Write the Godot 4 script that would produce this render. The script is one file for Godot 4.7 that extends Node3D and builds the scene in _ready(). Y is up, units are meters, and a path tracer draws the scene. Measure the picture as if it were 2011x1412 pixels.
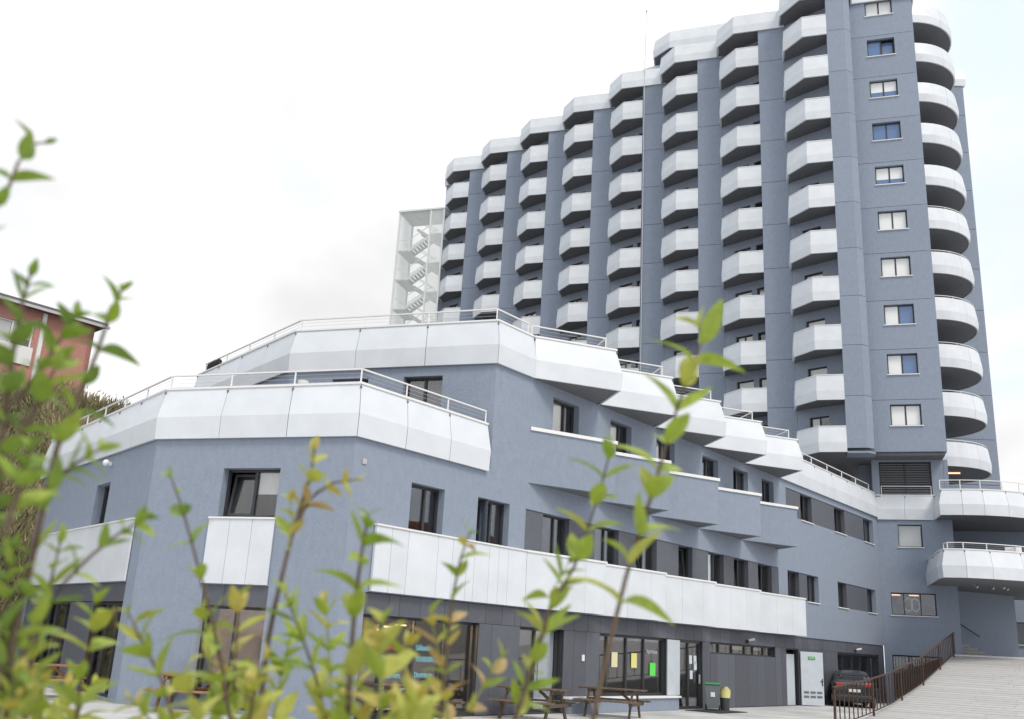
extends Node3D
# A grey-blue residence tower with white balconies and its terraced wing, behind a shrub.
const UP := Vector3.UP
var counts := {}
var M := {}
var tex := {}
var rng := RandomNumberGenerator.new()

# ---------------------------------------------------------------- naming and tagging
func put(parent: Node, node: Node3D, called: String) -> Node3D:
	var key := str(parent.get_instance_id()) + called
	var n: int = counts.get(key, 0)
	counts[key] = n + 1
	node.name = called if n == 0 else "%s_%03d" % [called, n]
	parent.add_child(node, true)
	return node

func thing(called: String, label: String, category: String, at := Vector3.ZERO, turn := 0.0, group := "") -> Node3D:
	var o := Node3D.new()
	put(self, o, called)
	o.position = at
	o.rotation.y = turn
	return tag(o, label, category, group)

func tag(o: Node3D, label: String, category: String, group := "") -> Node3D:
	o.set_meta("label", label)
	o.set_meta("category", category)
	if group != "":
		o.set_meta("group", group)
	return o

func part(parent: Node3D, called: String, mesh: Mesh, m: Material, xf := Transform3D()) -> MeshInstance3D:
	var o := MeshInstance3D.new()
	o.mesh = mesh
	o.material_override = m
	o.cast_shadow = GeometryInstance3D.SHADOW_CASTING_SETTING_ON
	put(parent, o, called)
	o.transform = xf
	return o

func structure(called: String, mesh: Mesh, m: Material) -> MeshInstance3D:
	var o := part(self, called, mesh, m)
	o.set_meta("kind", "structure")
	return o

# ---------------------------------------------------------------- mesh helpers
func mb() -> SurfaceTool:
	var st := SurfaceTool.new()
	st.begin(Mesh.PRIMITIVE_TRIANGLES)
	return st

func tri(st: SurfaceTool, a: Vector3, b: Vector3, c: Vector3, out: Vector3) -> void:
	var n := (b - a).cross(c - a)
	if n.length_squared() < 1e-14:
		return
	n = n.normalized()
	if n.dot(out) < 0.0:
		var t := b
		b = c
		c = t
		n = -n
	for p: Vector3 in [a, c, b]:
		st.set_normal(n)
		st.set_uv(Vector2(p.x, p.y))
		st.add_vertex(p)

func quad(st: SurfaceTool, a: Vector3, b: Vector3, c: Vector3, d: Vector3, out: Vector3) -> void:
	tri(st, a, b, c, out)
	tri(st, a, c, d, out)

func hexa(st: SurfaceTool, p: Array) -> void:   # 8 corners: bottom ring 0-3, top ring 4-7
	var c := Vector3.ZERO
	for x: Vector3 in p:
		c += x / 8.0
	for f: Array in [[0, 1, 2, 3], [4, 5, 6, 7], [0, 1, 5, 4], [1, 2, 6, 5], [2, 3, 7, 6], [3, 0, 4, 7]]:
		var m: Vector3 = (p[f[0]] + p[f[1]] + p[f[2]] + p[f[3]]) / 4.0
		quad(st, p[f[0]], p[f[1]], p[f[2]], p[f[3]], m - c)

func bx(st: SurfaceTool, x0: float, x1: float, y0: float, y1: float, z0: float, z1: float) -> void:
	hexa(st, [Vector3(x0, y0, z0), Vector3(x1, y0, z0), Vector3(x1, y0, z1), Vector3(x0, y0, z1), Vector3(x0, y1, z0), Vector3(x1, y1, z0), Vector3(x1, y1, z1), Vector3(x0, y1, z1)])

func box_mesh(x0: float, x1: float, y0: float, y1: float, z0: float, z1: float, bevel := 0.0) -> Mesh:
	var st := mb()
	if bevel <= 0.0:
		bx(st, x0, x1, y0, y1, z0, z1)
	else:
		chamfer_box(st, Vector3(x0, y0, z0), Vector3(x1, y1, z1), bevel)
	return st.commit()

func chamfer_box(st: SurfaceTool, lo: Vector3, hi: Vector3, b: float) -> void:
	var c := (lo + hi) / 2.0
	var h := (hi - lo) / 2.0
	b = minf(b, minf(h.x, minf(h.y, h.z)) * 0.9)
	for ax in 3:
		for s: float in [-1.0, 1.0]:
			var u := (ax + 1) % 3
			var w := (ax + 2) % 3
			var n := Vector3.ZERO
			n[ax] = s
			var pts := []
			for e: Array in [[-1, -1], [1, -1], [1, 1], [-1, 1]]:
				var p := Vector3.ZERO
				p[ax] = s * h[ax]
				p[u] = e[0] * (h[u] - b)
				p[w] = e[1] * (h[w] - b)
				pts.append(c + p)
			quad(st, pts[0], pts[1], pts[2], pts[3], n)
			for s2: float in [-1.0, 1.0]:
				var n2 := n
				n2[u] = s2
				var q := []
				for t: float in [-1.0, 1.0]:
					var p1 := Vector3.ZERO
					p1[ax] = s * h[ax]
					p1[u] = s2 * (h[u] - b)
					p1[w] = t * (h[w] - b)
					var p2 := Vector3.ZERO
					p2[ax] = s * (h[ax] - b)
					p2[u] = s2 * h[u]
					p2[w] = t * (h[w] - b)
					q.append(c + p1)
					q.append(c + p2)
				quad(st, q[0], q[1], q[3], q[2], n2)
	for sx: float in [-1.0, 1.0]:
		for sy: float in [-1.0, 1.0]:
			for sz: float in [-1.0, 1.0]:
				tri(st, c + Vector3(sx * h.x, sy * (h.y - b), sz * (h.z - b)), c + Vector3(sx * (h.x - b), sy * h.y, sz * (h.z - b)), c + Vector3(sx * (h.x - b), sy * (h.y - b), sz * h.z), Vector3(sx, sy, sz))

func bar(st: SurfaceTool, a: Vector3, b: Vector3, w: float, t: float, side := Vector3.ZERO) -> void:   # square bar from a to b
	var d := (b - a).normalized()
	var s := side
	if s == Vector3.ZERO:
		s = d.cross(UP) if absf(d.y) < 0.95 else d.cross(Vector3.FORWARD)
	s = s.normalized()
	var r := s.cross(d).normalized()
	s *= w / 2.0
	r *= t / 2.0
	hexa(st, [a - s - r, a + s - r, a + s + r, a - s + r, b - s - r, b + s - r, b + s + r, b - s + r])

func tube(st: SurfaceTool, pts: Array, radii: Array, sides := 8, cap := true) -> void:   # smooth tapered tube
	var rings := []
	for i in pts.size():
		var d: Vector3 = (pts[mini(i + 1, pts.size() - 1)] - pts[maxi(i - 1, 0)]).normalized()
		var s := d.cross(UP if absf(d.y) < 0.9 else Vector3.RIGHT).normalized()
		var r := s.cross(d)
		var ring := []
		for k in sides:
			var a := TAU * k / sides
			ring.append([s * cos(a) + r * sin(a), pts[i] + (s * cos(a) + r * sin(a)) * float(radii[i])])
		rings.append(ring)
	for i in pts.size() - 1:
		for k in sides:
			var k2 := (k + 1) % sides
			var q := [rings[i][k], rings[i][k2], rings[i + 1][k2], rings[i + 1][k]]
			var n: Vector3 = (q[1][1] - q[0][1]).cross(q[2][1] - q[0][1])
			var order := [0, 2, 1, 0, 3, 2] if n.dot(q[0][0]) > 0.0 else [0, 1, 2, 0, 2, 3]
			for j: int in order:
				st.set_normal(q[j][0])
				st.set_uv(Vector2.ZERO)
				st.add_vertex(q[j][1])
	if cap:
		for e: int in [0, pts.size() - 1]:
			var out: Vector3 = (pts[0] - pts[1]) if e == 0 else (pts[e] - pts[e - 1])
			for k in sides:
				tri(st, pts[e], rings[e][k][1], rings[e][(k + 1) % sides][1], out)

func prism(st: SurfaceTool, poly: Array, y0: float, y1: float) -> void:   # poly of Vector2(x, z)
	var pv := PackedVector2Array(poly)
	var c := Vector2.ZERO
	for p: Vector2 in poly:
		c += p / poly.size()
	var idx := Geometry2D.triangulate_polygon(pv)
	for i in range(0, idx.size(), 3):
		var a := pv[idx[i]]
		var b := pv[idx[i + 1]]
		var d := pv[idx[i + 2]]
		tri(st, Vector3(a.x, y1, a.y), Vector3(b.x, y1, b.y), Vector3(d.x, y1, d.y), UP)
		tri(st, Vector3(a.x, y0, a.y), Vector3(b.x, y0, b.y), Vector3(d.x, y0, d.y), -UP)
	var area := 0.0
	for i in poly.size():
		var a: Vector2 = poly[i]
		var b: Vector2 = poly[(i + 1) % poly.size()]
		area += a.cross(b)
	for i in poly.size():
		var a: Vector2 = poly[i]
		var b: Vector2 = poly[(i + 1) % poly.size()]
		var n := Vector2(b.y - a.y, a.x - b.x) * signf(area)
		quad(st, Vector3(a.x, y0, a.y), Vector3(b.x, y0, b.y), Vector3(b.x, y1, b.y), Vector3(a.x, y1, a.y), Vector3(n.x, 0, n.y))

func prism_mesh(poly: Array, y0: float, y1: float) -> Mesh:
	var st := mb()
	prism(st, poly, y0, y1)
	return st.commit()

# polyline in (x, z), walked left to right as seen from outside; outward of (1, 0) is (0, 1)
func offset_line(pts: Array, off: float) -> Array:
	var out := []
	for i in pts.size():
		var n := Vector2.ZERO
		var n1 := Vector2.ZERO
		var n2 := Vector2.ZERO
		if i > 0:
			var d: Vector2 = (pts[i] - pts[i - 1]).normalized()
			n1 = Vector2(-d.y, d.x)
		if i < pts.size() - 1:
			var d: Vector2 = (pts[i + 1] - pts[i]).normalized()
			n2 = Vector2(-d.y, d.x)
		if i == 0:
			n = n2
		elif i == pts.size() - 1:
			n = n1
		else:
			n = (n1 + n2) / maxf(0.35, 1.0 + n1.dot(n2))
		out.append(pts[i] + n * off)
	return out

# a solid panel between two sections; prof is [[offset, y], ...] bottom to top
func panel_solid(st: SurfaceTool, lines: Array, inner: Array, prof: Array, i: int, t0: float, t1: float) -> void:
	var oa := []
	var ob := []
	var ia := []
	var ib := []
	for k in prof.size():
		var y: float = prof[k][1]
		var a: Vector2 = lines[k][i].lerp(lines[k][i + 1], t0)
		var b: Vector2 = lines[k][i].lerp(lines[k][i + 1], t1)
		var c: Vector2 = inner[k][i].lerp(inner[k][i + 1], t0)
		var d: Vector2 = inner[k][i].lerp(inner[k][i + 1], t1)
		oa.append(Vector3(a.x, y, a.y))
		ob.append(Vector3(b.x, y, b.y))
		ia.append(Vector3(c.x, y, c.y))
		ib.append(Vector3(d.x, y, d.y))
	var along: Vector3 = ob[0] - oa[0]
	var out: Vector3 = oa[0] - ia[0]
	for k in prof.size() - 1:
		quad(st, oa[k], ob[k], ob[k + 1], oa[k + 1], out)
		quad(st, ia[k], ib[k], ib[k + 1], ia[k + 1], -out)
		quad(st, oa[k], ia[k], ia[k + 1], oa[k + 1], -along)
		quad(st, ob[k], ib[k], ib[k + 1], ob[k + 1], along)
	var e := prof.size() - 1
	quad(st, oa[0], ob[0], ib[0], ia[0], -UP)
	quad(st, oa[e], ob[e], ib[e], ia[e], UP)

func band_lines(pts: Array, prof: Array, thick: float) -> Array:
	var lines := []
	var inner := []
	for p: Array in prof:
		lines.append(offset_line(pts, p[0]))
		inner.append(offset_line(pts, p[0] - thick))
	return [lines, inner]

# a parapet band of separate panels with open joints
func band(parent: Node3D, called: String, pts: Array, prof: Array, thick: float, maxlen: float, mats: Array, xf: Transform3D, gap := 0.014) -> void:
	var L := band_lines(pts, prof, thick)
	for i in pts.size() - 1:
		var len: float = (pts[i + 1] - pts[i]).length()
		var n := maxi(1, int(round(len / maxlen)))
		for j in n:
			var st := mb()
			var g := gap / 2.0 / len
			panel_solid(st, L[0], L[1], prof, i, float(j) / n + g, float(j + 1) / n - g)
			part(parent, called, st.commit(), mats[rng.randi() % mats.size()], xf)

func band_mesh(pts: Array, prof: Array, thick: float) -> Mesh:
	var L := band_lines(pts, prof, thick)
	var st := mb()
	for i in pts.size() - 1:
		panel_solid(st, L[0], L[1], prof, i, 0.0, 1.0)
	return st.commit()

func bar_line(st: SurfaceTool, pts: Array, off: float, y: float, w: float, t: float) -> void:   # flat coping along a polyline
	var o := offset_line(pts, off + w / 2.0)
	var i := offset_line(pts, off - w / 2.0)
	for k in pts.size() - 1:
		var p := []
		for yy: float in [y, y + t]:
			p.append_array([Vector3(o[k].x, yy, o[k].y), Vector3(o[k + 1].x, yy, o[k + 1].y), Vector3(i[k + 1].x, yy, i[k + 1].y), Vector3(i[k].x, yy, i[k].y)])
		hexa(st, p)

# wall sheet with openings: front, reveals; all in the frame's own axes (x along, y up, z out)
func wall_mesh(x0: float, x1: float, y0: float, y1: float, holes: Array, z := 0.0, thick := 0.28) -> Mesh:
	var st := mb()
	var ys := [y0, y1]
	for h: Array in holes:
		for y: float in [h[2], h[3]]:
			if y > y0 and y < y1 and not ys.has(y):
				ys.append(y)
	ys.sort()
	for r in ys.size() - 1:
		var ya: float = ys[r]
		var yb: float = ys[r + 1]
		var cuts := []
		for h: Array in holes:
			if h[2] < yb - 1e-5 and h[3] > ya + 1e-5:
				cuts.append(h)
		cuts.sort_custom(func(a, b): return a[0] < b[0])
		var x := x0
		for h: Array in cuts:
			if h[0] > x + 1e-4:
				for zz: float in [z, z - thick]:
					quad(st, Vector3(x, ya, zz), Vector3(h[0], ya, zz), Vector3(h[0], yb, zz), Vector3(x, yb, zz), Vector3(0, 0, 1 if zz == z else -1))
			x = maxf(x, h[1])
		if x < x1 - 1e-4:
			for zz: float in [z, z - thick]:
				quad(st, Vector3(x, ya, zz), Vector3(x1, ya, zz), Vector3(x1, yb, zz), Vector3(x, yb, zz), Vector3(0, 0, 1 if zz == z else -1))
	var zb := z - thick
	for h: Array in holes:
		var a := maxf(h[0], x0)
		var b := minf(h[1], x1)
		var ya := maxf(h[2], y0)
		var yb := minf(h[3], y1)
		quad(st, Vector3(a, ya, z), Vector3(a, ya, zb), Vector3(a, yb, zb), Vector3(a, yb, z), Vector3(1, 0, 0))
		quad(st, Vector3(b, ya, z), Vector3(b, ya, zb), Vector3(b, yb, zb), Vector3(b, yb, z), Vector3(-1, 0, 0))
		quad(st, Vector3(a, yb, z), Vector3(b, yb, z), Vector3(b, yb, zb), Vector3(a, yb, zb), Vector3(0, -1, 0))
		quad(st, Vector3(a, ya, z), Vector3(b, ya, z), Vector3(b, ya, zb), Vector3(a, ya, zb), Vector3(0, 1, 0))
	quad(st, Vector3(x0, y0, z), Vector3(x0, y0, zb), Vector3(x0, y1, zb), Vector3(x0, y1, z), Vector3(-1, 0, 0))
	quad(st, Vector3(x1, y0, z), Vector3(x1, y0, zb), Vector3(x1, y1, zb), Vector3(x1, y1, z), Vector3(1, 0, 0))
	quad(st, Vector3(x0, y1, z), Vector3(x1, y1, z), Vector3(x1, y1, zb), Vector3(x0, y1, zb), UP)
	quad(st, Vector3(x0, y0, z), Vector3(x1, y0, z), Vector3(x1, y0, zb), Vector3(x0, y0, zb), -UP)
	return st.commit()

func frame_mesh(w: float, h: float, t: float, d: float, mullions := []) -> Mesh:   # origin bottom left, z from -d to 0
	var st := mb()
	bx(st, 0, w, 0, t, -d, 0)
	bx(st, 0, w, h - t, h, -d, 0)
	bx(st, 0, t, t, h - t, -d, 0)
	bx(st, w - t, w, t, h - t, -d, 0)
	for m: float in mullions:
		bx(st, m - t * 0.55, m + t * 0.55, t, h - t, -d + 0.004, -0.004)
	return st.commit()

# a window in a frame's axes: frame (the part), with pane, sash, blind and sill as its pieces
func window(parent: Node3D, xf: Transform3D, x0: float, x1: float, y0: float, y1: float, z: float, o := {}) -> MeshInstance3D:
	var w := x1 - x0
	var h := y1 - y0
	var t: float = o.get("t", 0.05)
	var mull: Array = o.get("mull", [])
	var key := "w%.2f_%.2f_%.2f_%s" % [w, h, t, str(mull)]
	if not tex.has(key):
		tex[key] = frame_mesh(w, h, t, 0.07, mull)
	var at := xf * Transform3D(Basis(), Vector3(x0, y0, z))
	var f := part(parent, o.get("name", "window"), tex[key], o.get("frame", M.frame), at)
	var cells := []
	var e := t
	for m: float in mull:
		cells.append([e, m - t * 0.55])
		e = m + t * 0.55
	cells.append([e, w - t])
	var blinds: Array = o.get("blinds", [])
	var tilt: Array = o.get("tilt", [])
	for i in cells.size():
		var a: float = cells[i][0]
		var b: float = cells[i][1]
		var lean: float = tilt[i] if i < tilt.size() else 0.0
		var bk := "p%.3f_%.3f" % [b - a, h - 2 * t]
		if lean > 0.0:
			if not tex.has("s" + bk):
				tex["s" + bk] = frame_mesh(b - a - 0.01, h - 2 * t - 0.01, 0.055, 0.05)
			var s := part(f, "sash", tex["s" + bk], M.sash, Transform3D(Basis(Vector3.RIGHT, -lean), Vector3(a + 0.005, t + 0.004, -0.06)))
			var _g := part(f, "pane", quad_mesh(b - a - 0.12, h - 2 * t - 0.12), o.get("glass", M.glass), Transform3D(Basis(Vector3.RIGHT, -lean), Vector3(a, t, -0.06)) * Transform3D(Basis(), Vector3(0.06, 0.06, -0.025)))
		else:
			part(f, "pane", quad_mesh(b - a, h - 2 * t), o.get("glass", M.glass), Transform3D(Basis(), Vector3(a, t, -0.045)))
		if i < blinds.size() and blinds[i] > 0.0:
			var bh: float = (h - 2 * t) * blinds[i]
			part(f, "blind", box_mesh(0, b - a - 0.02, 0, bh, -0.012, 0), o.get("blind_mat", M.blind), Transform3D(Basis(), Vector3(a + 0.01, h - t - bh, o.get("blind_z", -0.1))))
	if o.has("sill"):
		var sl: float = o.sill
		part(f, "sill", box_mesh(-0.06, w + 0.06, -0.05, -0.004, z * 0.0 - 0.05, -z + sl, 0.006), M.coping, Transform3D())
	return f

func quad_mesh(w: float, h: float) -> Mesh:
	var key := "q%.3f_%.3f" % [w, h]
	if not tex.has(key):
		var st := mb()
		for z: float in [0.0, -0.004, -0.018, -0.022]:   # the four faces of double glazing
			quad(st, Vector3(0, 0, z), Vector3(w, 0, z), Vector3(w, h, z), Vector3(0, h, z), Vector3(0, 0, 1))
		tex[key] = st.commit()
	return tex[key]

# handrail along a polyline: rail (the part) with posts and cables
func railing(parent: Node3D, called: String, pts: Array, off: float, y0: float, y1: float, spacing: float, xf: Transform3D, m: Material, cables := 3, r := 0.022) -> void:
	var o := offset_line(pts, off)
	var line := []
	for p: Vector2 in o:
		line.append(Vector3(p.x, y1, p.y))
	var st := mb()
	for i in line.size() - 1:
		bar(st, line[i], line[i + 1], r * 2.2, r * 1.6)
	var rail := part(parent, called, st.commit(), m, xf)
	var post := box_mesh(-0.018, 0.018, 0.0, y1 - y0, -0.018, 0.018)
	for i in line.size() - 1:
		var len: float = (line[i + 1] - line[i]).length()
		var n := maxi(1, int(round(len / spacing)))
		for j in n + (1 if i == line.size() - 2 else 0):
			var p: Vector3 = line[i].lerp(line[i + 1], float(j) / n)
			part(rail, "post", post, m, Transform3D(Basis(), Vector3(p.x, y0, p.z)))
	for c in cables:
		var y := lerpf(y0, y1, (c + 1.0) / (cables + 1.0))
		var sc := mb()
		for i in line.size() - 1:
			var a: Vector3 = line[i]
			var b: Vector3 = line[i + 1]
			bar(sc, Vector3(a.x, y, a.z), Vector3(b.x, y, b.z), 0.006, 0.006)
		part(rail, "cable", sc.commit(), M.steel)

func frame_at(o: Vector3, x: Vector2) -> Transform3D:   # x is the (x, z) direction to the right as seen from outside
	x = x.normalized()
	return Transform3D(Basis(Vector3(x.x, 0, x.y), UP, Vector3(-x.y, 0, x.x)), o)

# ---------------------------------------------------------------- materials
func lin(r: float, g: float, b: float) -> Color:
	return Color(r, g, b).linear_to_srgb()

func noise_tex(seed_: int, freq: float, oct: int, lo: float, hi: float, size := 512, normal := false, bump := 2.0) -> NoiseTexture2D:
	var n := FastNoiseLite.new()
	n.seed = seed_
	n.noise_type = FastNoiseLite.TYPE_SIMPLEX_SMOOTH
	n.frequency = freq
	n.fractal_type = FastNoiseLite.FRACTAL_FBM
	n.fractal_octaves = oct
	n.fractal_gain = 0.55
	var t := NoiseTexture2D.new()
	t.width = size
	t.height = size
	t.seamless = true
	t.noise = n
	t.generate_mipmaps = false
	if normal:
		t.as_normal_map = true
		t.bump_strength = bump
	else:
		var g := Gradient.new()
		g.set_color(0, Color(lo, lo, lo))
		g.set_color(1, Color(hi, hi, hi))
		t.color_ramp = g
	return t

func mat(called: String, c: Color, rough := 0.8, o := {}) -> StandardMaterial3D:
	var m := StandardMaterial3D.new()
	m.resource_name = called
	m.albedo_color = c
	m.roughness = rough
	m.metallic = o.get("metal", 0.0)
	m.metallic_specular = o.get("spec", 0.5)
	if o.has("tex"):
		m.albedo_texture = o.tex
	if o.has("normal"):
		m.normal_enabled = true
		m.normal_texture = o.normal
		m.normal_scale = o.get("nscale", 0.4)
	if o.has("tex") or o.has("normal"):
		m.uv1_triplanar = true
		m.uv1_world_triplanar = o.get("world", true)
		var s: float = o.get("scale", 0.3)
		m.uv1_scale = o.get("scale3", Vector3(s, s, s))
	if o.has("back"):
		m.backlight_enabled = true
		m.backlight = o.back
	M[called] = m
	return m

func materials() -> void:
	var soft := noise_tex(3, 0.02, 6, 0.92, 1.0)
	var streak := noise_tex(4, 0.022, 5, 0.93, 1.0)
	var grain := noise_tex(5, 0.09, 4, 0.0, 1.0, 512, true, 3.0)
	var blotch := noise_tex(8, 0.006, 5, 0.8, 1.0)
	var faint := noise_tex(11, 0.008, 4, 0.93, 1.0)
	mat("wall", lin(0.28, 0.324, 0.404), 0.9, {"tex": streak, "normal": grain, "nscale": 0.35, "scale3": Vector3(0.5, 0.2, 0.5)})
	var walls := []
	for k in 4:
		var f := 0.97 + 0.02 * k
		walls.append(mat("wall%d" % k, lin(0.28 * f, 0.324 * f, 0.404 * f), 0.9, {"tex": streak, "normal": grain, "nscale": 0.35, "scale3": Vector3(0.5, 0.2, 0.5)}))
	M["walls"] = walls
	mat("joint", lin(0.15, 0.18, 0.23), 0.95)
	var whites := []
	for k in 4:
		var f := 0.965 + 0.015 * k
		whites.append(mat("white%d" % k, lin(0.75 * f, 0.78 * f, 0.82 * f), 0.45, {"tex": faint, "scale": 0.21}))
	M["whites"] = whites
	mat("white", lin(0.75, 0.78, 0.82), 0.45, {"tex": faint, "scale": 0.21})
	mat("coping", lin(0.8, 0.79, 0.78), 0.4)
	mat("rail", lin(0.76, 0.75, 0.74), 0.35)
	mat("steel", lin(0.55, 0.55, 0.55), 0.35, {"metal": 0.8})
	var darks := []
	for k in 4:
		var f := 0.9 + 0.07 * k
		darks.append(mat("dark%d" % k, lin(0.108 * f, 0.114 * f, 0.138 * f), 0.55, {"tex": soft, "scale": 0.4}))
	M["darks"] = darks
	mat("dark", lin(0.108, 0.114, 0.138), 0.55, {"tex": soft, "scale": 0.4})
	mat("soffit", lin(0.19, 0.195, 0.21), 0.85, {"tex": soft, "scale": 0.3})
	mat("roof", lin(0.3, 0.3, 0.3), 0.95, {"tex": blotch, "scale": 0.2})
	mat("room", lin(0.16, 0.15, 0.14), 0.9)
	mat("frame", lin(0.035, 0.037, 0.042), 0.45)
	mat("sash", lin(0.07, 0.072, 0.078), 0.4)
	mat("blind", lin(0.8, 0.81, 0.8), 0.8)
	mat("slat", lin(0.17, 0.175, 0.185), 0.45)
	var g := mat("glass", Color(0.1, 0.12, 0.13, 0.05), 0.02, {"spec": 0.85})
	g.transparency = BaseMaterial3D.TRANSPARENCY_ALPHA
	mat("painted_sky_glass", lin(0.1, 0.18, 0.36), 0.06, {"spec": 0.8})  # opaque panes; the blue sky they would mirror is put into their colour
	mat("gloss_dark", lin(0.02, 0.022, 0.026), 0.05, {"spec": 0.8})
	mat("paving", lin(0.66, 0.655, 0.64), 0.9, {"tex": blotch, "normal": grain, "nscale": 0.3, "scale": 0.12})
	mat("ramp", lin(0.42, 0.41, 0.395), 0.9, {"tex": blotch, "normal": grain, "nscale": 0.5, "scale": 0.5})
	var slabs := []
	for k in 4:
		var f := 0.955 + 0.03 * k
		slabs.append(mat("slab%d" % k, lin(0.53 * f, 0.515 * f, 0.5 * f), 0.9, {"tex": faint, "normal": grain, "nscale": 0.3, "scale": 0.5}))
	M["slabs"] = slabs
	mat("hill", lin(0.09, 0.08, 0.045), 1.0, {"tex": blotch, "scale": 0.3})
	mat("rust", lin(0.14, 0.075, 0.05), 0.85, {"tex": noise_tex(21, 0.03, 5, 0.5, 1.0, 256), "scale": 1.3})
	var woods := []
	for k in 3:
		var f: float = [0.85, 1.0, 1.2][k]
		woods.append(mat("wood%d" % k, lin(0.2 * f, 0.145 * f, 0.1 * f), 0.8, {"tex": noise_tex(30 + k, 0.02, 5, 0.55, 1.0, 256), "scale3": Vector3(1.2, 6.0, 6.0), "world": false}))
	M["woods"] = woods
	var warm := []
	for k in 3:
		var f: float = [0.85, 1.0, 1.15][k]
		warm.append(mat("warmwood%d" % k, lin(0.42 * f, 0.22 * f, 0.11 * f), 0.75, {"tex": noise_tex(40 + k, 0.02, 5, 0.65, 1.0, 256), "scale3": Vector3(1.2, 6.0, 6.0), "world": false}))
	M["warm"] = warm
	mat("mesh_white", lin(0.74, 0.77, 0.76), 0.5)
	mat("brick", lin(0.62, 0.3, 0.25), 0.9, {"tex": noise_tex(50, 0.05, 5, 0.8, 1.0), "scale": 0.3})
	mat("render", lin(0.62, 0.6, 0.55), 0.9, {"tex": soft, "scale": 0.3})
	mat("tile", lin(0.22, 0.09, 0.05), 0.9, {"tex": blotch, "scale": 0.6})
	mat("grey_tile", lin(0.15, 0.13, 0.13), 0.8)
	mat("paint", lin(0.012, 0.012, 0.014), 0.25, {"spec": 0.6})
	M.paint.clearcoat_enabled = true
	M.paint.clearcoat = 1.0
	M.paint.clearcoat_roughness = 0.05
	mat("tail", lin(0.4, 0.02, 0.015), 0.2)
	mat("rubber", lin(0.018, 0.018, 0.018), 0.9)
	mat("chrome", lin(0.6, 0.6, 0.6), 0.25, {"metal": 1.0})
	mat("plate", lin(0.7, 0.7, 0.68), 0.5)
	mat("bin_grey", lin(0.16, 0.18, 0.19), 0.6)
	mat("bin_green", lin(0.05, 0.26, 0.09), 0.5)
	mat("bin_dark", lin(0.05, 0.055, 0.06), 0.6)
	mat("bag", lin(0.72, 0.68, 0.3), 0.45)
	mat("blue_plastic", lin(0.02, 0.04, 0.22), 0.5)
	mat("yellow_paper", lin(0.75, 0.68, 0.25), 0.8)
	mat("cream_paper", lin(0.72, 0.66, 0.42), 0.8)
	mat("green_paper", lin(0.12, 0.72, 0.1), 0.8)
	mat("white_paper", lin(0.62, 0.68, 0.76), 0.8)
	mat("green_sign", lin(0.06, 0.34, 0.08), 0.6)
	mat("door_white", lin(0.58, 0.63, 0.68), 0.5, {"tex": faint, "scale": 0.5})
	mat("pink_sign", lin(0.72, 0.35, 0.42), 0.7)
	mat("ink_blue", lin(0.25, 0.68, 0.8), 0.8)
	mat("ink_red", lin(0.6, 0.1, 0.09), 0.8)
	mat("cafe_wall", lin(0.34, 0.25, 0.18), 0.85, {"tex": blotch, "scale": 0.4})
	mat("mat_rubber", lin(0.03, 0.03, 0.033), 0.95)
	mat("bark", lin(0.2, 0.14, 0.095), 0.9, {"tex": noise_tex(60, 0.05, 4, 0.6, 1.0, 256), "scale": 14.0})
	mat("shoot", lin(0.27, 0.3, 0.09), 0.7)
	var vein := noise_tex(61, 0.02, 4, 0.78, 1.0, 256)
	var lv := [[0.34, 0.46, 0.08], [0.46, 0.56, 0.1], [0.58, 0.6, 0.14], [0.68, 0.6, 0.18], [0.26, 0.37, 0.075], [0.66, 0.5, 0.24]]
	var leaves := []
	for k in lv.size():
		var c: Array = lv[k]
		leaves.append(mat("leaf%d" % k, lin(c[0], c[1], c[2]), 0.5, {"tex": vein, "scale": 12.0, "back": lin(c[0] * 0.9, c[1] * 0.9, c[2] * 0.6), "spec": 0.45}))
	M["leaves"] = leaves
	var em := mat("lamp_glow", lin(0.9, 0.85, 0.7), 0.6)
	em.emission_enabled = true
	em.emission = Color(1.0, 0.88, 0.7)
	em.emission_energy_multiplier = 2.2
	var em2 := mat("tube_glow", lin(0.9, 0.7, 0.55), 0.6)
	em2.emission_enabled = true
	em2.emission = Color(1.0, 0.74, 0.56)
	em2.emission_energy_multiplier = 1.3

# ---------------------------------------------------------------- scene
const AB := Vector3(-3.493, 0, -21.721)
const AC := Vector3(-8.660, 0, -23.420)
const DB := Vector2(0.62796, -0.77824)
const DA := Vector2(0.94997, 0.31233)
const DC := Vector2(0.6293, 0.7771)
const TU := Vector2(0.95266, 0.30403)
const RC := Vector3(19.66, 0, -50.41)
var FA: Transform3D
var FB: Transform3D
var FC: Transform3D
var FA2: Transform3D
var FC2: Transform3D
var FL: Transform3D

func bay(k: int) -> Transform3D:
	return frame_at(Vector3(17.57 - 3.135 * k, 0, -48.47 - 3.44 * k), TU)

func v2(p: Vector3) -> Vector2:
	return Vector2(p.x, p.z)

func on(f: Transform3D, x: float, z := 0.0) -> Vector2:
	return v2(f * Vector3(x, 0, z))

func _ready() -> void:
	rng.seed = 20
	camera()
	sky_and_sun()
	FB = frame_at(AB, DB)
	FA = frame_at(AC, DA)
	FC = frame_at(AC - Vector3(DC.x, 0, DC.y) * 10.2, DC)
	var c2 := AB + Vector3(DB.x, 0, DB.y) * 4.89
	FA2 = frame_at(c2 - Vector3(DA.x, 0, DA.y) * 6.48, DA)
	FC2 = frame_at(FA2.origin - Vector3(DC.x, 0, DC.y) * 7.3, DC)
	FL = frame_at(RC, TU)
	materials()
	ground()
	wing()
	tower()
	stair_tower()
	brick_house()
	hillside()
	ramp_and_railing()
	picnic_tables()
	street_things()
	opposite_house()
	shrubs()

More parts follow.
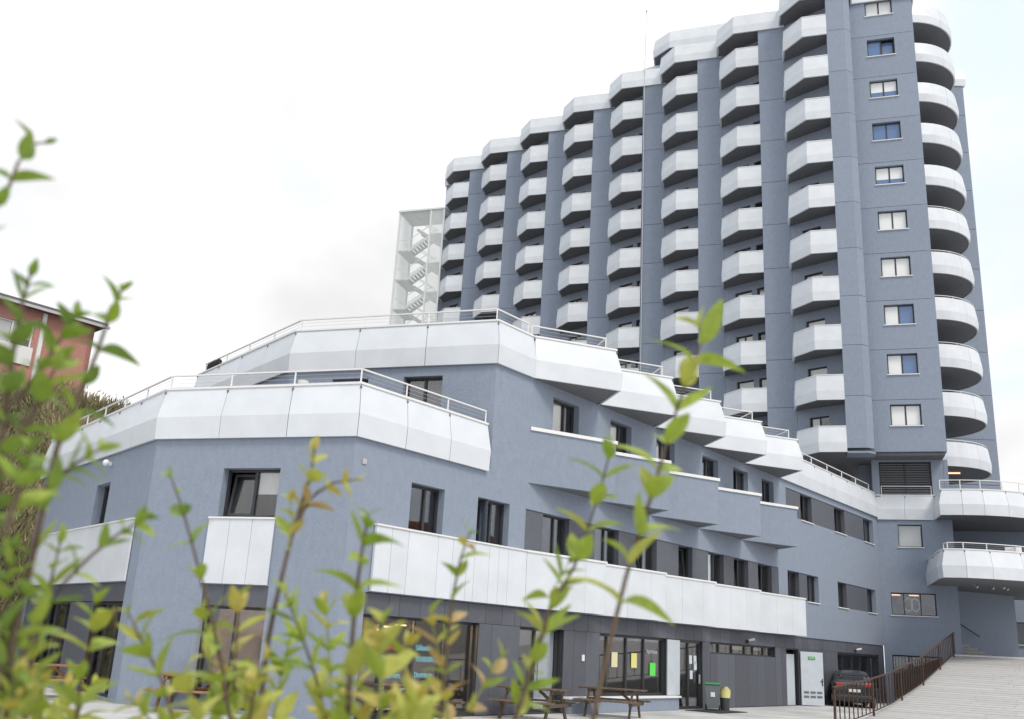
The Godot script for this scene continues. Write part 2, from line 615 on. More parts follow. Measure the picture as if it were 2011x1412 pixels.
func camera() -> void:
	var cam := Camera3D.new()
	put(self, cam, "camera")
	var t := deg_to_rad(16.683)
	var r := deg_to_rad(3.0903)
	var fw := Vector3(0, sin(t), -cos(t))
	var up := Vector3(0, cos(t), sin(t))
	var x := Vector3.RIGHT * cos(r) + up * sin(r)
	var y := -Vector3.RIGHT * sin(r) + up * cos(r)
	cam.transform = Transform3D(Basis(x, y, -fw), Vector3(0, 1.72, 0))
	cam.near = 0.05
	cam.far = 2000.0
	var a := CameraAttributesPhysical.new()
	a.frustum_focal_length = 31.93
	a.frustum_focus_distance = 34.0
	a.frustum_near = 0.05
	a.frustum_far = 2000.0
	a.exposure_aperture = 5.3
	cam.attributes = a
	cam.fov = 41.19
	cam.current = true

const SKY_SEED := 12
func sky_and_sun() -> void:
	var n := FastNoiseLite.new()
	n.seed = SKY_SEED
	n.noise_type = FastNoiseLite.TYPE_SIMPLEX_SMOOTH
	n.frequency = 1.0
	n.fractal_type = FastNoiseLite.FRACTAL_FBM
	n.fractal_octaves = 6
	n.fractal_gain = 0.52
	var w := 1536
	var h := 768
	var im := Image.create(w, h, false, Image.FORMAT_RGBF)
	for j in h:
		var el := PI / 2.0 - PI * (j + 0.5) / h
		for i in w:
			var az := TAU * (i + 0.5) / w - PI
			var d := Vector3(-sin(az) * cos(el), sin(el), cos(az) * cos(el))
			var c := Color(0.42, 0.42, 0.41)
			if d.y > -0.02:
				var s := 1.0 / (d.y + 0.3)     # a flat cloud deck seen in perspective
				var v := n.get_noise_2d(d.x * s * 2.4, d.z * s * 1.5) * 0.5 + 0.5
				var big := n.get_noise_2d(d.x * s * 0.5 + 40.0, d.z * s * 0.5 - 17.0) * 0.5 + 0.5
				var cover := smoothstep(0.40, 0.60, v * 0.45 + big * 0.62)
				var blue := Color(0.585, 0.655, 0.75)
				var thick := n.get_noise_2d(d.x * s * 1.1 - 21.0, d.z * s * 0.8 + 33.0) * 0.5 + 0.5
				var k := lerpf(0.84, 0.575, smoothstep(0.28, 0.8, thick * 0.85 + v * 0.17))
				c = blue.lerp(Color(k, k, k * 1.005), cover)
			im.set_pixel(i, j, c)
	var pm := PanoramaSkyMaterial.new()
	pm.panorama = ImageTexture.create_from_image(im)
	pm.energy_multiplier = 1.0
	var sky := Sky.new()
	sky.sky_material = pm
	var e := Environment.new()
	e.background_mode = Environment.BG_SKY
	e.sky = sky
	e.background_energy_multiplier = 1.0
	e.tonemap_mode = Environment.TONE_MAPPER_LINEAR
	e.tonemap_exposure = 1.5
	e.sdfgi_enabled = true
	e.ssao_enabled = true
	e.ssil_enabled = true
	var we := WorldEnvironment.new()
	we.environment = e
	put(self, we_holder(we), "environment")
	var sun := DirectionalLight3D.new()
	sun.light_color = Color(1.0, 0.97, 0.92)
	sun.light_energy = 0.4
	sun.light_angular_distance = 18.0
	sun.shadow_enabled = true
	put(self, sun, "sun")
	sun.look_at_from_position(Vector3.ZERO, Vector3(-0.3, -0.8, -0.52), UP)

func we_holder(we: WorldEnvironment) -> Node3D:
	var o := Node3D.new()
	o.add_child(we)
	return o

func ground() -> void:
	var st := mb()
	quad(st, Vector3(-300, 0, 200), Vector3(300, 0, 200), Vector3(300, 0, -300), Vector3(-300, 0, -300), UP)
	structure("ground", st.commit(), M.paving)

# ---------------------------------------------------------------- the terraced wing
const PROF := [[0.10, 0.0], [0.13, 0.54], [-0.04, 1.28]]

func raised(prof: Array, y: float) -> Array:
	var out := []
	for p: Array in prof:
		out.append([p[0], p[1] + y])
	return out

func white_band(b: Node3D, pts: Array, y: float, maxlen := 1.85) -> void:
	band(b, "parapet_panel", pts, raised(PROF, y), 0.07, maxlen, M.whites, Transform3D())
	var st := mb()
	bar_line(st, pts, -0.07, y + 1.275, 0.13, 0.05)
	part(b, "coping", st.commit(), M.coping)
	var sb := mb()   # dark backing that shows in the joints and closes the underside
	var L := band_lines(pts, [[0.02, y + 0.02], [0.05, y + 0.54], [-0.12, y + 1.26]], 0.03)
	for i in pts.size() - 1:
		panel_solid(sb, L[0], L[1], [[0, y + 0.02], [0, y + 0.54], [0, y + 1.26]], i, 0.0, 1.0)
	part(b, "backing", sb.commit(), M.soffit)
	var o := offset_line(pts, -0.02)
	for i in pts.size() - 1:
		var n := maxi(1, int(round((pts[i + 1] - pts[i]).length() / maxlen)))
		for j in n:
			var q: Vector2 = o[i].lerp(o[i + 1], float(j) / n)
			part(b, "fixing", tex.get("fixing"), M.slat, Transform3D(Basis(), Vector3(q.x, y + 1.2, q.y)))

func strip(b: Node3D, f: Transform3D, y0: float, y1: float, cells: Array, sills: bool) -> void:
	# cells: [x0, x1, "p" or "w", options]
	for c: Array in cells:
		if c[2] == "p":
			part(b, "infill_panel", box_mesh(c[0] + 0.004, c[1] - 0.004, y0 + 0.004, y1 - 0.004, -0.2, -0.03), M.darks[rng.randi() % 4], f)
		else:
			var o: Dictionary = c[3]
			if sills:
				o["sill"] = 0.05
			window(b, f, c[0], c[1], y0, y1, -0.2, o)

func wing() -> void:
	var b := thing("terraced_wing", "low grey-blue wing with white terrace parapets and sawtooth balconies, in front of the tower", "building", Vector3.ZERO)
	tex["fixing"] = box_mesh(-0.025, 0.025, -0.03, 0.03, -0.03, 0.03, 0.01)
	# --- main walls
	var r1 := [[1.94, 3.15, 4.27, 5.43], [4.46, 5.81, 4.27, 5.45], [6.54, 23.86, 4.27, 5.43], [24.8, 28.25, 4.27, 5.42], [30.66, 35.95, 4.27, 5.42]]
	var r2 := [[7.64, 9.0, 6.75, 8.92], [10.8, 12.1, 6.75, 8.92], [13.75, 15.04, 6.75, 8.92], [17.14, 18.44, 6.75, 8.92], [19.74, 21.09, 6.75, 8.92], [22.4, 23.58, 6.75, 8.92], [24.85, 36.15, 7.75, 8.94]]
	part(b, "wall", wall_mesh(0.0, 4.89, 2.74, 6.3, r1.slice(0, 1) + [[4.46, 4.89, 4.27, 5.45]]), M.wall, FB)
	part(b, "wall", wall_mesh(4.89, 36.87, 2.74, 9.4, [[4.89, 5.81, 4.27, 5.45]] + r1.slice(2) + r2), M.wall, FB)
	part(b, "wall", wall_mesh(0.0, 0.74, 0.0, 2.74, []), M.wall, FB)
	part(b, "wall", wall_mesh(0.0, 5.44, 0.0, 6.3, [[2.02, 3.56, 4.3, 5.45], [1.9, 3.62, 0.06, 2.74]]), M.wall, FA)
	part(b, "wall", wall_mesh(0.0, 10.2, 0.0, 6.3, [[5.92, 7.05, 4.3, 5.42], [0.6, 9.6, 0.06, 2.74]]), M.wall, FC)
	part(b, "wall", wall_mesh(0.0, 6.48, 6.3, 9.4, [[1.43, 2.59, 6.7, 8.94], [3.7, 4.9, 6.7, 8.94]]), M.wall, FA2)
	part(b, "wall", wall_mesh(0.0, 7.3, 6.3, 9.4, []), M.wall, FC2)
	# --- windows of the first floor
	window(b, FB, 1.94, 3.15, 4.27, 5.43, -0.2, {"mull": [0.72], "sill": 0.06, "t": 0.06})
	window(b, FB, 4.46, 5.81, 4.27, 5.45, -0.2, {"mull": [0.8], "sill": 0.06, "t": 0.06})
	var ti := 0.12
	strip(b, FB, 4.27, 5.43, [[6.54, 7.4, "p"], [7.4, 8.72, "w", {"mull": [0.78]}], [8.72, 10.1, "p"], [10.1, 11.48, "w", {"mull": [0.8]}], [11.48, 12.53, "p"], [12.53, 13.88, "w", {"mull": [0.7], "tilt": [ti, 0.0]}], [13.88, 15.39, "p"], [15.39, 16.4, "w", {"tilt": [ti]}], [16.4, 17.61, "p"], [17.61, 18.88, "w", {"mull": [0.75], "blinds": [0.9, 0.0]}], [18.88, 19.75, "p"], [19.75, 21.01, "w", {"mull": [0.7], "tilt": [ti, 0.0]}], [21.01, 21.92, "p"], [21.92, 23.23, "w", {"mull": [0.7], "tilt": [ti, 0.0]}], [23.23, 23.86, "p"]], false)
	strip(b, FB, 4.27, 5.42, [[24.8, 26.1, "w", {"mull": [0.7], "blinds": [0.65, 0.0]}], [26.1, 27.0, "p"], [27.0, 28.25, "w", {"mull": [0.65]}]], true)
	strip(b, FB, 4.27, 5.42, [[30.66, 31.86, "w", {"mull": [0.65], "tilt": [ti, 0.0]}], [31.86, 34.8, "p"], [34.8, 35.95, "w", {"mull": [0.6]}]], true)
	# --- windows of the second floor
	var bl := [[1.0, 0.0], [0.35, 0.0], [0.3, 0.0], [0.0, 0.0], [0.0, 0.0], [0.0, 0.0]]
	for i in 6:
		var h: Array = r2[i]
		window(b, FB, h[0], h[1], h[2], h[3], -0.2, {"mull": [0.85 if i < 2 else 0.7], "blinds": bl[i], "tilt": [ti, 0.0] if i == 4 else [], "t": 0.06})
	strip(b, FB, 7.75, 8.94, [[24.85, 26.53, "p"], [26.53, 27.85, "w", {"mull": [0.8], "tilt": [ti, 0.0]}], [27.85, 30.68, "p"], [30.68, 32.05, "w", {"mull": [0.8], "tilt": [ti, 0.0]}], [32.05, 34.75, "p"], [34.75, 36.15, "w", {"mull": [0.7]}]], true)
	window(b, FA, 2.02, 3.56, 4.3, 5.45, -0.22, {"mull": [0.78], "tilt": [0.14, 0.0], "t": 0.06, "blinds": [0.0, 0.5]})
	window(b, FC, 5.92, 7.05, 4.3, 5.42, -0.22, {"mull": [0.55], "t": 0.06})
	window(b, FA2, 1.43, 2.59, 6.7, 8.94, -0.2, {"t": 0.06})
	window(b, FA2, 3.7, 4.9, 6.7, 8.94, -0.2, {"t": 0.06, "mull": [0.6], "blinds": [0.5, 0.9], "blind_mat": M.slat})
	# --- white terrace parapets
	var low := [on(FC, -0.1), v2(AC), v2(AB), on(FB, 4.72)]
	white_band(b, low, 6.17)
	white_band(b, [on(FC2, -0.2), v2(FA2.origin), on(FB, 4.89), on(FB, 6.58)], 9.22, 2.1)
	var ws := [6.58, 10.03, 13.56, 17.06, 20.6, 24.13]
	for i in 5:
		var tooth := [on(FB, ws[i], 0.02), on(FB, ws[i] + 2.32, 1.42), on(FB, ws[i + 1], -0.02)]
		white_band(b, tooth, 9.22, 4.0)
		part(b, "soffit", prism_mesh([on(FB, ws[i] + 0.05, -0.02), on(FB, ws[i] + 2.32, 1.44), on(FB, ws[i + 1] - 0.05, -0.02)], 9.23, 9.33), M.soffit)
		railing(b, "terrace_rail", tooth, -0.3, 10.5, 10.93, 3.2, Transform3D(), M.rail)
	white_band(b, [on(FB, 24.1), on(FB, 36.9)], 9.22, 2.2)
	railing(b, "terrace_rail", [on(FB, 24.5), on(FB, 36.4)], -0.2, 10.5, 10.92, 2.0, Transform3D(), M.rail)
	railing(b, "terrace_rail", low, -0.13, 7.44, 7.84, 1.7, Transform3D(), M.rail)
	railing(b, "terrace_rail", [on(FC2, 0), v2(FA2.origin), on(FB, 4.89), on(FB, 6.5)], -0.2, 10.5, 10.92, 1.9, Transform3D(), M.rail)
	# --- grey-blue sawtooth balconies of the second floor
	var bs := [6.57, 9.85, 13.35, 16.85, 20.4, 23.9]
	for i in 5:
		var tooth := [on(FB, bs[i], 0.0), on(FB, bs[i] + 2.7, 1.18), on(FB, bs[i + 1], 0.0)]
		var L := band_mesh(tooth, [[0.0, 6.17], [0.0, 7.68]], 0.16)
		var t := part(b, "balcony", L, M.walls[i % 4])
		var st := mb()
		bar_line(st, tooth, -0.07, 7.68, 0.24, 0.1)
		part(t, "coping", st.commit(), M.coping)
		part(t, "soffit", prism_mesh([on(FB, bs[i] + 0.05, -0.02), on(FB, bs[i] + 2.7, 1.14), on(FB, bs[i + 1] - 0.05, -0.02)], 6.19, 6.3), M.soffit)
	# --- white cladding belt between ground and first floor
	belt(b, [Vector2(0.78, 0.1), Vector2(6.56, 0.1)], [0.82, 1.34, 1.9, 2.95, 3.5, 4.05, 4.35, 4.95, 5.35, 5.75, 6.56], FB)
	var es := [6.56, 9.97, 13.58, 17.15, 20.9, 25.4]
	for i in 5:
		belt(b, [Vector2(es[i], 0.1), Vector2(es[i + 1] - 0.05, 0.52), Vector2(es[i + 1] + 0.03, 0.05)], [], FB)
	belt(b, [Vector2(1.84, 0.06), Vector2(3.6, 0.06)], [1.84, 2.42, 3.02, 3.6], FA)
	belt(b, [Vector2(0.62, 0.06), Vector2(9.6, 0.06)], [0.62, 2.4, 4.2, 6.0, 7.8, 9.6], FC)
	# --- floors, roofs and the walls that close the wing behind
	var back := [Vector2(14, -54), Vector2(-4, -54), Vector2(-15, -40)]
	var foot := [on(FC, 0.1, -0.28), on(FA, 0.05, -0.28), on(FB, 0.1, -0.28), on(FB, 36.8, -0.28)]
	for y: float in [2.78, 6.22]:
		part(b, "floor_slab", prism_mesh(foot + back, y, y + 0.22), M.room)
	var foot2 := [on(FC2, 0.1, -0.28), on(FA2, 0.05, -0.28), on(FB, 5.1, -0.28), on(FB, 36.8, -0.28)]
	part(b, "roof_slab", prism_mesh(foot2 + [Vector2(14, -54), Vector2(-4, -54)], 9.3, 9.5), M.roof)
	var bw := mb()
	var ring := [on(FB, 36.8, -0.3)] + back + [on(FC, 0.1, -0.28)]
	for i in ring.size() - 1:
		var a: Vector2 = ring[i]
		var c: Vector2 = ring[i + 1]
		var hh := 9.2 if i < 2 else 6.2
		bar(bw, Vector3(a.x, hh / 2.0, a.y), Vector3(c.x, hh / 2.0, c.y), 0.2, hh)
	part(b, "back_wall", bw.commit(), M.wall)
	# rooms behind the windows
	for f: Array in [[FB, 1.0, 36.0, -4.2, 3.0, 6.2], [FB, 6.0, 36.0, -4.0, 6.4, 9.2], [FB, 6.0, 36.0, -4.0, 0.02, 2.75]]:
		part(b, "room_wall", box_mesh(f[1], f[2], f[4], f[5], f[3] - 0.1, f[3]), M.room, f[0])
	for x: float in [6.3, 9.4, 12.0, 14.6, 17.0, 19.3, 21.5, 24.3, 26.5, 29.4, 33.2]:
		part(b, "room_wall", box_mesh(x, x + 0.1, 3.0, 6.2, -4.0, -0.3), M.room, FB)
		part(b, "room_wall", box_mesh(x + 0.2, x + 0.3, 6.45, 9.2, -4.0, -0.3), M.room, FB)
	ground_floor(b)
	# small fittings on the walls
	var cam := part(b, "camera_bracket", box_mesh(-0.05, 0.05, -0.08, 0.02, 0.0, 0.12, 0.01), M.coping, FC * Transform3D(Basis(), Vector3(6.9, 5.95, 0)))
	var ball := SphereMesh.new()
	ball.radius = 0.09
	ball.height = 0.18
	part(cam, "camera_dome", ball, M.coping, Transform3D(Basis(), Vector3(0, -0.02, 0.16)))
	part(b, "vent_cap", box_mesh(-0.07, 0.07, -0.07, 0.07, 0.0, 0.03, 0.01), M.steel, FB * Transform3D(Basis(), Vector3(0.32, 5.65, 0)))
	var vent := mb()
	tube(vent, [Vector3(0, 0, 0), Vector3(0, 0.75, 0)], [0.05, 0.05], 10)
	tube(vent, [Vector3(0, 0.75, 0), Vector3(0, 0.8, 0), Vector3(0, 0.92, 0)], [0.05, 0.13, 0.14], 12)
	part(b, "vent_pipe", vent.commit(), M.coping, FA * Transform3D(Basis(), Vector3(3.35, 6.9, -0.9)))
	rebase(b, AB)

func belt(b: Node3D, pts: Array, cuts: Array, f: Transform3D) -> void:
	if cuts.is_empty():
		var L := band_lines(pts, [[0, 2.76], [0, 4.24]], 0.05)
		for i in pts.size() - 1:
			var n := 3 if i == 0 else 1
			var at := [0.0, 0.42 + rng.randf() * 0.06, 0.72 + rng.randf() * 0.1, 1.0] if n == 3 else [0.0, 1.0]
			for j in n:
				var st := mb()
				panel_solid(st, L[0], L[1], [[0, 2.76], [0, 4.24]], i, at[j] + 0.002, at[j + 1] - 0.002)
				part(b, "cladding_panel", st.commit(), M.whites[rng.randi() % 4], f)
		var sb := mb()
		bar_line(sb, pts, -0.04, 4.24, 0.14, 0.055)
		part(b, "coping", sb.commit(), M.coping, f)
		part(b, "soffit", prism_mesh([pts[0] + Vector2(0, -0.12), pts[0], pts[1] + Vector2(0, -0.02), pts[2] + Vector2(0, -0.1)], 2.77, 2.83), M.soffit, f)
	else:
		for i in cuts.size() - 1:
			part(b, "cladding_panel", box_mesh(cuts[i] + 0.005, cuts[i + 1] - 0.005, 2.76, 4.24, 0.02, pts[0].y, 0.004), M.whites[rng.randi() % 4], f)
		part(b, "coping", box_mesh(cuts[0] - 0.01, cuts[-1] + 0.01, 4.242, 4.285, 0.002, pts[0].y + 0.03, 0.004), M.coping, f)
		part(b, "backing", box_mesh(cuts[0] + 0.02, cuts[-1] - 0.02, 2.78, 4.22, 0.002, 0.018), M.soffit, f)

func clad(b: Node3D, f: Transform3D, cuts: Array, y0: float, y1: float, z := -0.04) -> void:
	for i in cuts.size() - 1:
		part(b, "cladding_panel", box_mesh(cuts[i] + 0.005, cuts[i + 1] - 0.005, y0 + 0.004, y1 - 0.004, z - 0.03, z, 0.003), M.darks[rng.randi() % 4], f)

func ground_floor(b: Node3D) -> void:
	# dark backing wall with the shop openings
	var holes := [[0.76, 4.86, 0.12, 2.25], [6.6, 8.65, 0.04, 2.25], [10.55, 14.62, 0.46, 2.23], [15.52, 17.15, 0.02, 2.22], [17.76, 23.42, 1.86, 2.23], [24.52, 25.78, 0.02, 2.2], [30.35, 36.03, 0.7, 2.17]]
	part(b, "base_wall", wall_mesh(0.742, 36.87, 0.0, 2.738, holes, -0.075, 0.2), M.frame, FB)
	clad(b, FB, [0.745, 1.56, 1.91, 2.63, 3.5, 4.4, 5.09, 5.79, 6.33, 6.6, 7.3, 8.0, 8.65, 9.17, 9.85, 10.55, 11.3, 12.1, 12.7, 13.4, 14.0, 14.63, 15.2, 15.9, 16.5, 17.15, 17.8, 18.6, 19.4, 20.3, 21.0, 21.8, 22.6, 23.45, 24.5, 25.3, 26.2, 26.9, 27.6, 28.2, 28.7, 29.4, 30.3, 31.4, 32.6, 33.9, 35.0, 36.0, 36.86], 2.25, 2.73)
	clad(b, FB, [4.87, 5.4, 6.59], 0.02, 2.25)
	clad(b, FB, [8.66, 9.17, 9.8, 10.54], 0.02, 2.25)
	clad(b, FB, [17.16, 17.75], 0.02, 2.25)
	clad(b, FB, [17.76, 18.27, 19.18, 19.73, 20.91, 21.74, 22.4, 23.42], 0.02, 1.855)
	clad(b, FB, [23.43, 24.0, 24.51], 0.02, 2.25)
	clad(b, FB, [25.8, 26.9, 27.6, 28.2, 28.9, 29.6, 30.34], 0.02, 2.25)
	clad(b, FB, [30.36, 31.8, 33.2, 34.6, 36.02], 0.02, 0.69)
	clad(b, FB, [36.04, 36.86], 0.02, 2.25)
	# café glazing with hours written on the panes
	var g := window(b, FB, 0.76, 4.86, 0.12, 2.25, -0.2, {"name": "shop_window", "mull": [0.82, 1.9, 3.0], "t": 0.06})
	var words := [[0.1, 1.42, "  -  7:30", "ink_blue"], [0.08, 1.1, "Jueves/21:00", "ink_blue"], [0.92, 1.34, "Menú  10", "ink_red"], [1.0, 0.72, "Viernes", "ink_blue"], [0.97, 0.46, "7:30/00:30", "ink_blue"], [2.0, 1.36, "Sábado", "ink_blue"], [2.0, 1.1, "10:00/00:30", "ink_blue"], [2.0, 0.74, "Domingo", "ink_blue"], [2.0, 0.46, "12:00-21:00", "ink_blue"]]
	for w: Array in words:
		lettering(g, w[2], Vector3(w[0], w[1], -0.02), 0.16, M[w[3]])
	part(g, "sign_strip", box_mesh(0, 0.9, 0, 0.11, 0, 0.01), M.pink_sign, Transform3D(Basis(), Vector3(0.92, 1.1, -0.12)))
	# interior of the café: back wall, counter and lit ceiling lamps
	part(b, "cafe_wall", box_mesh(0.5, 8.0, 0.02, 2.76, -5.1, -5.0), M.cafe_wall, FB)
	part(b, "cafe_counter", box_mesh(1.2, 4.6, 0.02, 1.05, -3.2, -2.6, 0.02), M.dark, FB)
	part(b, "menu_screen", box_mesh(1.75, 2.5, 1.35, 1.75, -3.9, -3.85, 0.01), M.white_paper, FB)
	for p: Array in [[1.0, -1.0, 2.17], [1.45, -2.2, 2.12], [1.95, -1.6, 2.15], [2.35, -2.6, 2.06], [2.9, -1.4, 2.05], [3.3, -2.3, 1.98], [1.25, -3.2, 2.02], [3.9, -1.9, 2.12]]:
		part(b, "ceiling_lamp", box_mesh(-0.1, 0.1, -0.03, 0.0, -0.1, 0.1), M.lamp_glow, FB * Transform3D(Basis(), Vector3(p[0], p[2], p[1])))
	for p: Array in [[1.6, -1.5], [3.2, -2.0]]:
		var l := OmniLight3D.new()
		l.light_color = Color(1.0, 0.86, 0.66)
		l.light_energy = 2.0
		l.light_size = 0.1
		l.omni_range = 12.0
		l.omni_attenuation = 2.0
		l.shadow_enabled = true
		put(b, l, "ceiling_light")
		l.transform = FB * Transform3D(Basis(), Vector3(p[0], 2.0, p[1]))
	# recessed entrance beside the café
	var e := window(b, FB, 6.6, 8.65, 0.04, 2.25, -0.24, {"name": "entrance_door", "mull": [0.95], "t": 0.07, "blinds": [0.0, 1.0], "blind_mat": M.white_paper})
	part(e, "tube_lamp", box_mesh(0.1, 0.9, 1.84, 1.92, -1.1, -1.02), M.tube_glow)
	part(e, "door_handle", box_mesh(1.08, 1.12, 0.6, 1.6, 0.0, 0.05, 0.01), M.steel)
	# long window above a grey-blue plinth
	var s := window(b, FB, 10.55, 14.62, 0.46, 2.23, -0.16, {"name": "shop_window", "mull": [0.6, 1.72, 2.8], "t": 0.06})
	lettering(s, "Apertura", Vector3(2.98, 1.24, -0.02), 0.17, M.white_paper)
	part(b, "plinth", box_mesh(8.8, 15.1, 0.0, 0.38, -0.035, 0.16, 0.01), M.wall, FB)
	part(b, "ledge", box_mesh(8.7, 15.16, 0.382, 0.45, -0.035, 0.22, 0.01), M.coping, FB)
	part(b, "pale_panel", box_mesh(14.66, 15.5, 0.46, 2.22, -0.07, -0.03, 0.004), M.door_white, FB)
	# glazed door
	var d := window(b, FB, 15.52, 17.15, 0.02, 2.22, -0.12, {"name": "glazed_door", "mull": [0.75], "t": 0.07})
	part(d, "door_handle", box_mesh(1.46, 1.52, 0.8, 1.1, 0.0, 0.06, 0.01), M.steel)
	for p: Array in [[0.86, 1.45], [1.18, 1.45], [0.9, 0.95], [1.2, 1.25]]:
		part(d, "notice", box_mesh(p[0], p[0] + 0.2, p[1], p[1] + 0.28, -0.035, -0.025), M.white_paper)
	# strip of high windows
	window(b, FB, 17.76, 23.42, 1.86, 2.23, -0.16, {"mull": [0.9, 2.0, 3.1, 3.85, 4.8], "t": 0.045, "blinds": [0, 0, 0.5, 0, 0.4, 0], "blind_mat": M.cream_paper})
	# white service door standing open
	part(b, "door_jamb", box_mesh(24.56, 25.6, 0.02, 2.02, -0.2, -0.16), M.door_white, FB)
	var lf := part(b, "service_door", box_mesh(0.0, 1.12, 0.03, 2.15, -0.025, 0.025, 0.006), M.door_white, FB * Transform3D(Basis(UP, -0.55), Vector3(25.8, 0, 0.03)))
	part(lf, "door_lever", box_mesh(0.96, 1.06, 0.98, 1.02, 0.03, 0.08, 0.008), M.frame)
	part(lf, "lock_plate", box_mesh(1.02, 1.07, 0.8, 1.1, 0.026, 0.036), M.frame)
	part(lf, "exit_sign", box_mesh(0.36, 0.72, 1.83, 1.97, 0.026, 0.034), M.green_sign)
	lettering(lf, "SALIDA", Vector3(0.4, 1.865, 0.037), 0.085, M.coping)
	for r in 2:
		for c in 3:
			var lv := mb()
			for k in 5:
				bx(lv, 0.1 + c * 0.33, 0.36 + c * 0.33, 0.32 + r * 0.17 + k * 0.02, 0.332 + r * 0.17 + k * 0.02, 0.026, 0.034)
			part(lf, "louvre", lv.commit(), M.slat)
	# garage window
	window(b, FB, 30.35, 36.03, 0.7, 2.17, -0.18, {"mull": [1.0, 2.3, 3.4, 4.6], "t": 0.06, "blinds": [0, 0, 0, 0.0, 0]})
	part(b, "call_box", box_mesh(9.57, 9.7, 1.42, 1.6, -0.036, 0.0, 0.008), M.coping, FB)
	for x: float in [20.75, 32.6]:
		var a := part(b, "wall_light", box_mesh(x - 0.05, x + 0.05, 2.3, 2.42, -0.04, 0.05, 0.01), M.frame, FB)
		var hd := mb()
		tube(hd, [Vector3(x, 2.42, 0.06), Vector3(x + 0.1, 2.47, 0.26)], [0.04, 0.05], 10)
		part(a, "lamp_head", hd.commit(), M.coping)
	# ground floor of the front and the side
	part(b, "cladding_panel", box_mesh(1.9, 2.46, 2.28, 2.735, -0.08, -0.03), M.dark, FA)
	part(b, "cladding_panel", box_mesh(2.47, 3.03, 2.28, 2.735, -0.08, -0.03), M.dark1, FA)
	part(b, "cladding_panel", box_mesh(3.04, 3.62, 2.28, 2.735, -0.08, -0.03), M.dark2, FA)
	window(b, FA, 1.9, 3.62, 0.06, 2.27, -0.18, {"name": "shop_window", "mull": [0.85], "t": 0.06})
	clad(b, FC, [0.6, 2.4, 4.2, 6.0, 7.8, 9.6], 2.28, 2.735)
	window(b, FC, 7.2, 9.6, 0.06, 2.27, -0.18, {"name": "shop_window", "mull": [0.8, 1.6], "t": 0.06})
	clad(b, FC, [5.2, 6.2, 7.2], 0.06, 2.27, -0.05)
	window(b, FC, 2.6, 5.2, 0.06, 2.27, -0.18, {"name": "shop_window", "mull": [0.9, 1.8], "t": 0.06})
	clad(b, FC, [0.6, 1.6, 2.6], 0.06, 2.27, -0.05)

func lettering(parent: Node3D, words: String, at: Vector3, size: float, m: Material) -> void:
	var t := TextMesh.new()
	t.text = words
	var f := SystemFont.new()
	f.font_names = PackedStringArray(["Droid Sans"])
	f.font_italic = true
	t.font = f
	t.font_size = 16
	t.pixel_size = size / 16.0
	t.depth = 0.002
	t.horizontal_alignment = HORIZONTAL_ALIGNMENT_LEFT
	t.vertical_alignment = VERTICAL_ALIGNMENT_BOTTOM
	part(parent, "lettering", t, m, Transform3D(Basis(), at))

# ---------------------------------------------------------------- the tower
const J0 := 12.45
const B0 := 12.25
const STEP := 2.795

